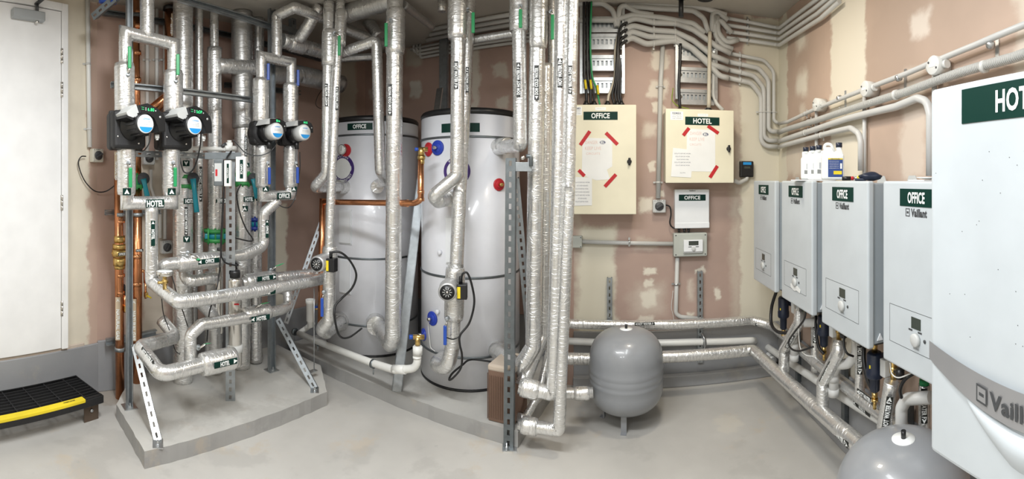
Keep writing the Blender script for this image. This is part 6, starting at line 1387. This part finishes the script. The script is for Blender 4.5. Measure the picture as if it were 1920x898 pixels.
k = MB(); ol = [(0.10 + .38 * i / 14, zb + .0) for i in range(15)]
m_ = 16; q0 = len(k.v)
for i in range(m_ + 1):
    a = .13 + (.35) * i / m_; f = i / m_; zc = zmid(a) - .045
    e = min(1, f * 2.2) ** .7; c_ = zc + .012 - .018 * e
    for dz, b in ((0, .0005), (-.012, .020), (-.035, .026), (-.085, .0005)): k.v.append(F(a, b * e + .0005, c_ + dz * e - .002))
for i in range(m_):
    for j in range(3): a = q0 + i * 4 + j; k.face([a, a + 1, a + 5, a + 4], BOILW, smooth=True)
build(k, 'moulded_lip', fc, 'raised white lip under the stripe')
random.seed(3); k = MB()
for i in range(26):
    a, c = random.uniform(.02, W_ - .02), random.uniform(1.2, 1.7); k.lathe(Fr(F(a, 0, c), R3u), [(.0011, 0), (.0011, .0006), (0, .0006)], DKG, 6, axis='b')
build(k, 'paint_specks', fc, 'tiny dark specks')['kind'] = 'stuff'
# things on top of the boilers
def on_top(px, dep): p = P(px, HY, dep, 'R'); p.z = ZT; return p
def jerry(label, px, d, yaw, lab=False):
    p = on_top(px, d); t_ = yaw; F = Fr(p, Vector((cos(t_), sin(t_), 0)) * 1.0); F.w = F.w * 1.12; t = thing('chemical_bottle', label, 'bottle', p, 'white plastic bottles on the boilers')
    W2 = .058; k = MB(); k.box(F, -W2, W2, -.030, .030, 0, .118, SIGNT, .010, 3); k.prism(F, [(-W2 + .004, .112), (W2 - .004, .112), (W2 - .016, .145), (.004, .128), (-.010, .150), (-.040, .150), (-W2 + .004, .128)], -.022, .022, SIGNT)
    k.cyl(F(W2 - .024, 0, .135), F(W2 - .024, 0, .155), .015, SIGNT, seg=16); bd = build(k, 'bottle_body', t)
    k = MB(); k.tube(fillet([F(-.044, 0, .140), F(-.040, 0, .165), F(-.005, 0, .165), F(.006, 0, .130)], .02), .008, SIGNT, seg=10); build(k, 'handle', t)
    k = MB(); k.cyl(F(W2 - .024, 0, .150), F(W2 - .024, 0, .172), .017, NAVY, seg=18); build(k, 'cap', t, 'dark blue cap')
    if lab:
        k = MB(); k.box(F, -.026, .050, .030, .0312, .012, .098, mat('bottle_label_blue', (.03, .07, .25), .45)); k.box(F, -.026, .050, .0312, .0316, .092, .098, YEL); k.box(F, .002, .045, .0312, .0318, .024, .040, YEL); lb = build(k, 'bottle_label', bd, 'blue and yellow label')
        k = MB(); put_text(k, F, 'SENTINEL', .012, .095, .05, .004, .0320, LBLK); k.box(F, .036, .046, .0312, .0318, .05, .075, SIGNT)
        for i in range(5): put_text(k, F, 'CORROSION INHIBITOR FOR', .004, .084 - .008 * i, .05, .003, .0320, SIGNT, 0)
        build(k, 'lettering', lb)
    else:
        k = MB(); FE = Fr(F(-W2, 0, 0), F.n, -F.u)
        for sgn in (1,):
            for i in range(9): k.box(F, W2, W2 + .0008, -.010 + .0022 * i, -.0088 + .0022 * i, .03, .05, LBLK)
            for i in range(4): k.box(F, W2, W2 + .0008, -.012 + .003 * i, -.011 + .003 * i, .055, .085, INKB)
        build(k, 'barcode', bd)
jerry('white bottle with a barcode on its end, leftmost of the row on the second boiler', 1511, .24, .93 + pi)
jerry('white bottle with a dark blue cap, second in the row on the second boiler', 1524, .24, .90 + pi)
jerry('white bottle with a barcode, third in the row, behind the labelled one', 1536, .235, .88 + pi)
jerry('wide white bottle showing its blue and yellow label, at the right of the row', 1561, .27, -.60, True)
p = on_top(1534, .25); F = Fr(p, (cos(-.7), sin(-.7), 0)); k = MB(); k.box(F, -.15, .10, -.06, .06, 0, .006, PAPER, .003)
t = tag(build(k, 'plastic_tray'), 'crumpled white plastic sheet under the row of bottles', 'plastic sheet')
for o in bpy.data.objects:
    if o.name.startswith('chemical_bottle'): o.location.z += .0065
# screwdriver and a dark cap on the third boiler
F = frp(1600, 332, P(1600, 332, .26, 'R').xy.length, .0); F.o.z = ZT + .012; t = thing('screwdriver', 'red and yellow handled screwdriver lying on the third boiler', 'screwdriver', F(0, 0, -.01))
k = MB(); k.tube([F(-.055, 0, 0), F(-.012, 0, 0)], .0105, BLK, seg=12); k.tube([F(-.012, 0, 0), F(.002, 0, .001)], .0095, RED, seg=12); build(k, 'black_grip', t)
k = MB(); k.tube([F(.002, 0, .001), F(.03, .0, .004)], .003, CHROME, seg=8); build(k, 'shaft', t)
OR = mat('orange_grip', (.75, .13, .03), .45); k = MB(); k.tube([F(.018, 0, .004), F(.024, 0, .004), F(.036, 0, .005), (F(.042, 0, .005)), F(.07, 0, .004)], [.006, .011, .008, .010, .007], YEL, seg=12); k.tube([F(.04, 0, .005), F(.072, 0, .004)], .0098, OR, seg=12); build(k, 'insulated_grip', t)
F = frp(1633, 326, P(1633, 332, .24, 'R').xy.length, .0); F.o.z = ZT; t = thing('dark_cap', 'dark navy knitted cap bunched up on the third boiler', 'cap', F(0, 0, 0)); k = MB()
bm = bmesh.new(); bmesh.ops.create_icosphere(bm, subdivisions=3, radius=1)
for v in bm.verts:
    c_ = v.co; rr = 1 + .12 * sin(c_.x * 5 + 1) * cos(c_.y * 4) + .05 * sin(c_.z * 9); v.co = Vector((c_.x * .055 * rr, c_.y * .04 * rr, max(-.0, .020 + c_.z * .021 * rr)))
k.bm(bm, F, NAVY, True); build(k, 'cap_body', t); k = MB(); k.box(F, -.075, -.02, -.02, .03, 0, .012, NAVY, .005); k.box(F, -.075, -.068, -.015, .0, .002, .010, RED); build(k, 'cap_peak', t)
p = on_top(1738, .22); F = Fr(p, (1, 0, 0)); 
k = MB(); k.box(F, -.07, .05, -.04, .04, 0, .005, PAPER, .002); tag(build(k, 'paper_stack'), 'white papers lying on the fourth boiler', 'papers')
k = MB(); k.lathe(Fr(F(.01, 0, .006), F.u), [(.01, 0), (.045, .006), (.05, .010), (.04, .010), (0, .004)], PAPER, 24); tag(build(k, 'saucer'), 'small white dish on the papers on the fourth boiler', 'dish')
# round boxes and drops on the right wall
for i, (x, y, rr, x2, y2, y3, lb) in enumerate(((1528, 196, 8.5, 1531, 206, 336, 'farthest'), (1620, 166, 12, 1621, 180, 336, 'middle'), (1748, 122, 16, 1752, 138, 328, 'nearest'))):
    F = fr('R', x, y, .078); r = rd(F.o) / FP * rr; t = thing('conduit_junction_box', 'round pale conduit box with a flat lid, the %s of three on the right wall' % lb, 'junction box', F(0, -.02, -r)); 
    r = .043; k = MB(); k.lathe(F, [(r, -.076), (r, -.002), (r * .93, 0), (0, 0)], PVCW, 32, axis='b'); build(k, 'box_body', t); screws(t, F, [(-r * .6, r * .35), (r * .6, -r * .35)], .005, DKG)
    k = MB(); k.box(F, -r * .5, r * .5, 0, .0015, -.008, .006, SIGNT); build(k, 'lid_label', t)
    k = MB(); k.cyl(F(r, -.033, 0), F(r + .02, -.033, 0), .019, PVCW, seg=14); build(k, 'spout', t); k = MB(); k.cyl(F(-r, -.033, 0), F(-r - .02, -.033, 0), .019, PVCW, seg=14); build(k, 'spout', t)
    conduit('pale upright conduit dropping from the %s round box to the boilers' % lb, [(x2, y2, .022, 'R'), (x2, y3, .022, 'R')], 7, PVC, 'R', 'conduits dropping from the round boxes', R=.0125)
for x, y in ((1574, 184), (1685, 146), (1857, 84)):
    q = P(x, y, .045, 'R'); k = MB(); ring_clip(k, q, R3u, .0142, .02, ZINC, .003); Fq = Fr(q, R3u); k.box(Fq, -.009, .009, -.044, -.040, -.06, .05, ZINC); k.box(Fq, -.009, .009, -.044, 0.0, -.06, -.055, ZINC)
    tag(build(k, 'conduit_bracket'), {1574: 'zinc clip on the top conduit between the farthest and middle round boxes', 1685: 'zinc clip on the top conduit left of the nearest round box', 1857: 'zinc clip on the top conduit above the HOTEL boiler'}[x], 'pipe clip')
for x, y, lb in ((1680, 178, 'left'), (1845, 125, 'right')):
    q = P(x, y, .05, 'R'); k = MB(); ring_clip(k, q, R3u, .0215, .018, PVCW, .004); tag(build(k, 'conduit_bracket'), 'white clip on the ribbed conduit near the boilers, the %s one' % lb, 'pipe clip')

# --- pipework under the boilers
def P2(px, py, d): return (px, py, d, 'R')
def rp(label, pts, R, m=FOIL, name='foil_pipe', cat='insulated pipe', fil=.04, grp=None):
    mb = MB(); mb.tube(fillet([P(*P2(*q)) for q in pts], fil), R, m, seg=20, noise=.018 if m is FOIL else 0, step=.03 if m is FOIL else None); o = thing(name, label, cat, P(*P2(*pts[-1])), grp); build(mb, 'pipe_run', o); return o
def lab(o, px, py, d, R, L, Wd, w, arrow=1): pipe_label(o, px, py, rd(P(px, py, d, 'R')), R, 'HOT WATER F', L, Wd, w, 'b', arrow=arrow)
GF = 'foil risers from the front pipe up to the boilers'
a = rp('foil riser with a kink up to the first boiler, from the front pipe', [(1470, 706, .24), (1470, 656, .24), (1498, 605, .22), (1500, 575, .2)], .036, grp=GF, fil=.02); w = (P(1498, 605, .22, 'R') - P(1470, 656, .24, 'R')).normalized(); lab(a, 1483, 632, .23, .036, .14, .026, w)
a = rp('foil riser with a bold HOT WATER label slanting up to the second boiler', [(1542, 775, .24), (1543, 716, .24), (1572, 660, .22), (1575, 640, .2)], .036, grp=GF, fil=.02); w = (P(1572, 660, .22, 'R') - P(1543, 716, .24, 'R')).normalized(); lab(a, 1552, 688, .235, .036, .17, .032, w)
a = rp('stout foil riser with an upright HOT WATER label beside the near vessel', [(1656, 880, .24), (1658, 800, .24), (1672, 715, .22)], .034, grp=GF, fil=.03); w = (P(1672, 715, .22, 'R') - P(1658, 800, .24, 'R')).normalized(); lab(a, 1664, 766, .235, .034, .15, .03, w)
GR = 'upright foil returns behind, up to the boilers'
for i, (x, y0, y1, lb, ly) in enumerate(((1528, 696, 580, 'slim upright foil return between the first and second filters', 618), (1612, 745, 640, 'slim upright foil return left of the third filter', 671), (1733, 830, 720, 'slim upright foil return against the big boiler edge', 755))):
    a = rp(lb, [(x, y0, .13), (x, y1, .13)], .026, grp=GR); lab(a, x, ly, .13, .026, .15, .028, -ZZ); 
    k = MB(); q = P(x, y1 + 4, .13, 'R'); k.cyl(q + ZZ * .03, q, .022, GREEN, seg=12); build(k, 'green_ring', a, 'green collar')
GP = 'grey plastic condensate traps under the boilers'
for lb, pts in (('grey plastic condensate pipe hanging straight down below the first boiler', [(1436, 594, .10), (1436, 660, .10), (1450, 676, .10)]),
                ('grey plastic pipe with a square bend under the second boiler', [(1540, 604, .16), (1495, 606, .18), (1489, 620, .20), (1489, 676, .20)]),
                ('grey plastic pipe with a swan-neck bend under the third boiler', [(1606, 630, .14), (1606, 664, .14), (1590, 682, .17), (1570, 684, .2), (1563, 700, .2), (1563, 742, .2)]),
                ('grey plastic pipe with a square bend beside the near vessel', [(1745, 745, .18), (1700, 748, .22), (1690, 765, .23), (1690, 850, .23)])):
    a = rp(lb, pts, .0265, PVC, 'condensate_pipe', 'pipe', .045, GP)
    for j in (1, -2):
        q = P(*P2(*pts[j])); q2 = P(*P2(*pts[-1])); k = MB(); d = (q2 - P(*P2(*pts[-2]))).normalized(); c = q2 - d * (.02 if j == 1 else .10)
        k.tube([c - d * .02, c - d * .02, c + d * .02, c + d * .02], [.0265, .0305, .0305, .0265], PVC, seg=20); build(k, 'socket', a)
GM = 'black magnetic filters under the boilers'
for i, (x, y0, y1, d, lb) in enumerate(((1469, 556, 618, .15, 'black magnetic filter with a brass drain under the first boiler'), (1545, 590, 650, .17, 'black magnetic filter with a brass drain under the second boiler'), (1640, 660, 735, .20, 'black magnetic filter with a brass drain under the third boiler'))):
    p1 = P(x, y0, d, 'R'); p0 = P(x, y1, d, 'R'); L = p1.z - p0.z; F = Fr(p0, (1, 0, 0)); r = .039
    t = thing('magnetic_filter', lb, 'filter', p0, GM); k = MB(); k.lathe(F, [(.014, 0), (.024, .01), (.026, L * .35), (r, L * .38), (r * 1.08, L * .42), (r * 1.08, L * .55), (r, L * .58), (r, L * .95), (r * .8, L), (0, L)], NAVY, 24); b_ = build(k, 'filter_body', t)
    k = MB(); k.cyl(p0, p0 - ZZ * .03, .014, BRASS, seg=12); k.cyl(p0 - ZZ * .03, p0 - ZZ * .042, .019, BRASS, seg=6); k.cyl(p0 - ZZ * .04, p0 - ZZ * .08, .009, BRASS, seg=10); build(k, 'drain_valve', t, 'brass drain valve')
    k = MB(); k.cyl(p1, p1 + ZZ * .05, .014, BRASS, seg=12); Fq = frp(x, (y0 + y1) / 2, rd(p0)); k.cyl(F(.0, 0, L * .8), F(.06, .02, L * .8), .018, NAVY, seg=14); k.lathe(Fr(F(.06, .02, L * .8), F.u), [(.024, -.02), (.024, .02), (0, .02)], NAVY, 16); build(k, 'side_port', b_)
    k = MB(); k.box(Fq, -.026, -.018, .024, .034, .03, .045, YEL); k.box(Fq, -.008, .018, .028, .034, -.01, .02, BLUE); build(k, 'filter_label', b_, 'small yellow and blue label')
for i, (x, y, d, lb) in enumerate(((1497, 577, .18, 'second boiler, left side'), (1573, 620, .2, 'third boiler, left side'), (1675, 693, .2, 'fourth boiler, left side'))):
    p1 = P(x, y, d, 'R'); t = thing('brass_valve', 'brass valve and elbow hanging under the %s' % lb, 'valve', p1 - ZZ * .05, 'brass valves under the boilers'); k = MB(); k.cyl(p1 - ZZ * .05, p1 + ZZ * .06, .014, BRASS, seg=12); k.cyl(p1 - ZZ * .01, p1 + ZZ * .015, .020, BRASS, seg=6); build(k, 'valve_body', t)
    k = MB(); k.cyl(p1 + R3u * .005, p1 + R3u * .05, .012, BLK, seg=10); k.lathe(Fr(p1 + R3u * .05, R3u), [(.02, -.02), (.02, .02), (0, .02)], BLK, 12); build(k, 'handwheel', t, 'black handwheel')
    k = MB(); q = p1 - R3u * .06; k.box(Fr(q, R3u), -.02, .02, -.02, .02, -.05, .03, LG, .005); build(k, 'white_module', t)
hoses = ((1452, 548, [(1456, 545, .2), (1447, 575, .22), (1446, 605, .24), (1455, 620, .24), (1470, 624, .22), (1485, 622, .2)], .012, 'fat black hose sagging below the first boiler'),
         (0, 0, [(1511, 582, .3), (1507, 600, .31), (1490, 622, .31), (1479, 640, .31), (1483, 653, .31), (1498, 658, .3), (1525, 650, .25)], .006, 'thin black flex hooking under the second boiler'),
         (0, 0, [(1530, 592, .18), (1530, 620, .2), (1535, 650, .2), (1545, 664, .18)], .009, 'black hose beside the second magnetic filter'),
         (0, 0, [(1620, 648, .2), (1620, 680, .22), (1628, 715, .22), (1640, 735, .2)], .011, 'fat black hose beside the third magnetic filter'),
         (0, 0, [(1585, 625, .22), (1582, 645, .24), (1588, 662, .24), (1600, 668, .2)], .006, 'thin black flex under the third boiler'),
         (0, 0, [(1712, 700, .25), (1696, 712, .28), (1688, 730, .28), (1690, 745, .26)], .008, 'black hose curving under the fourth boiler'))
for _, _, pts, R, lb in hoses: cable(lb, pts, R, BLK, 'hose', 'R', None, 'hose')
for pts, lb in (([(1497, 575, .28), (1497, 610, .28), (1500, 650, .28), (1510, 665, .27), (1525, 668, .25)], 'thin white wire hanging under the second boiler'), ([(1669, 680, .3), (1672, 700, .3), (1685, 708, .3), (1708, 700, .28)], 'thin white wire sagging under the fourth boiler'), ([(1594, 630, .25), (1600, 640, .25), (1612, 640, .2)], 'short white wire looping under the third boiler')):
    cable(lb, pts, .0028, PVCW, 'wire', 'R', None, 'wire')
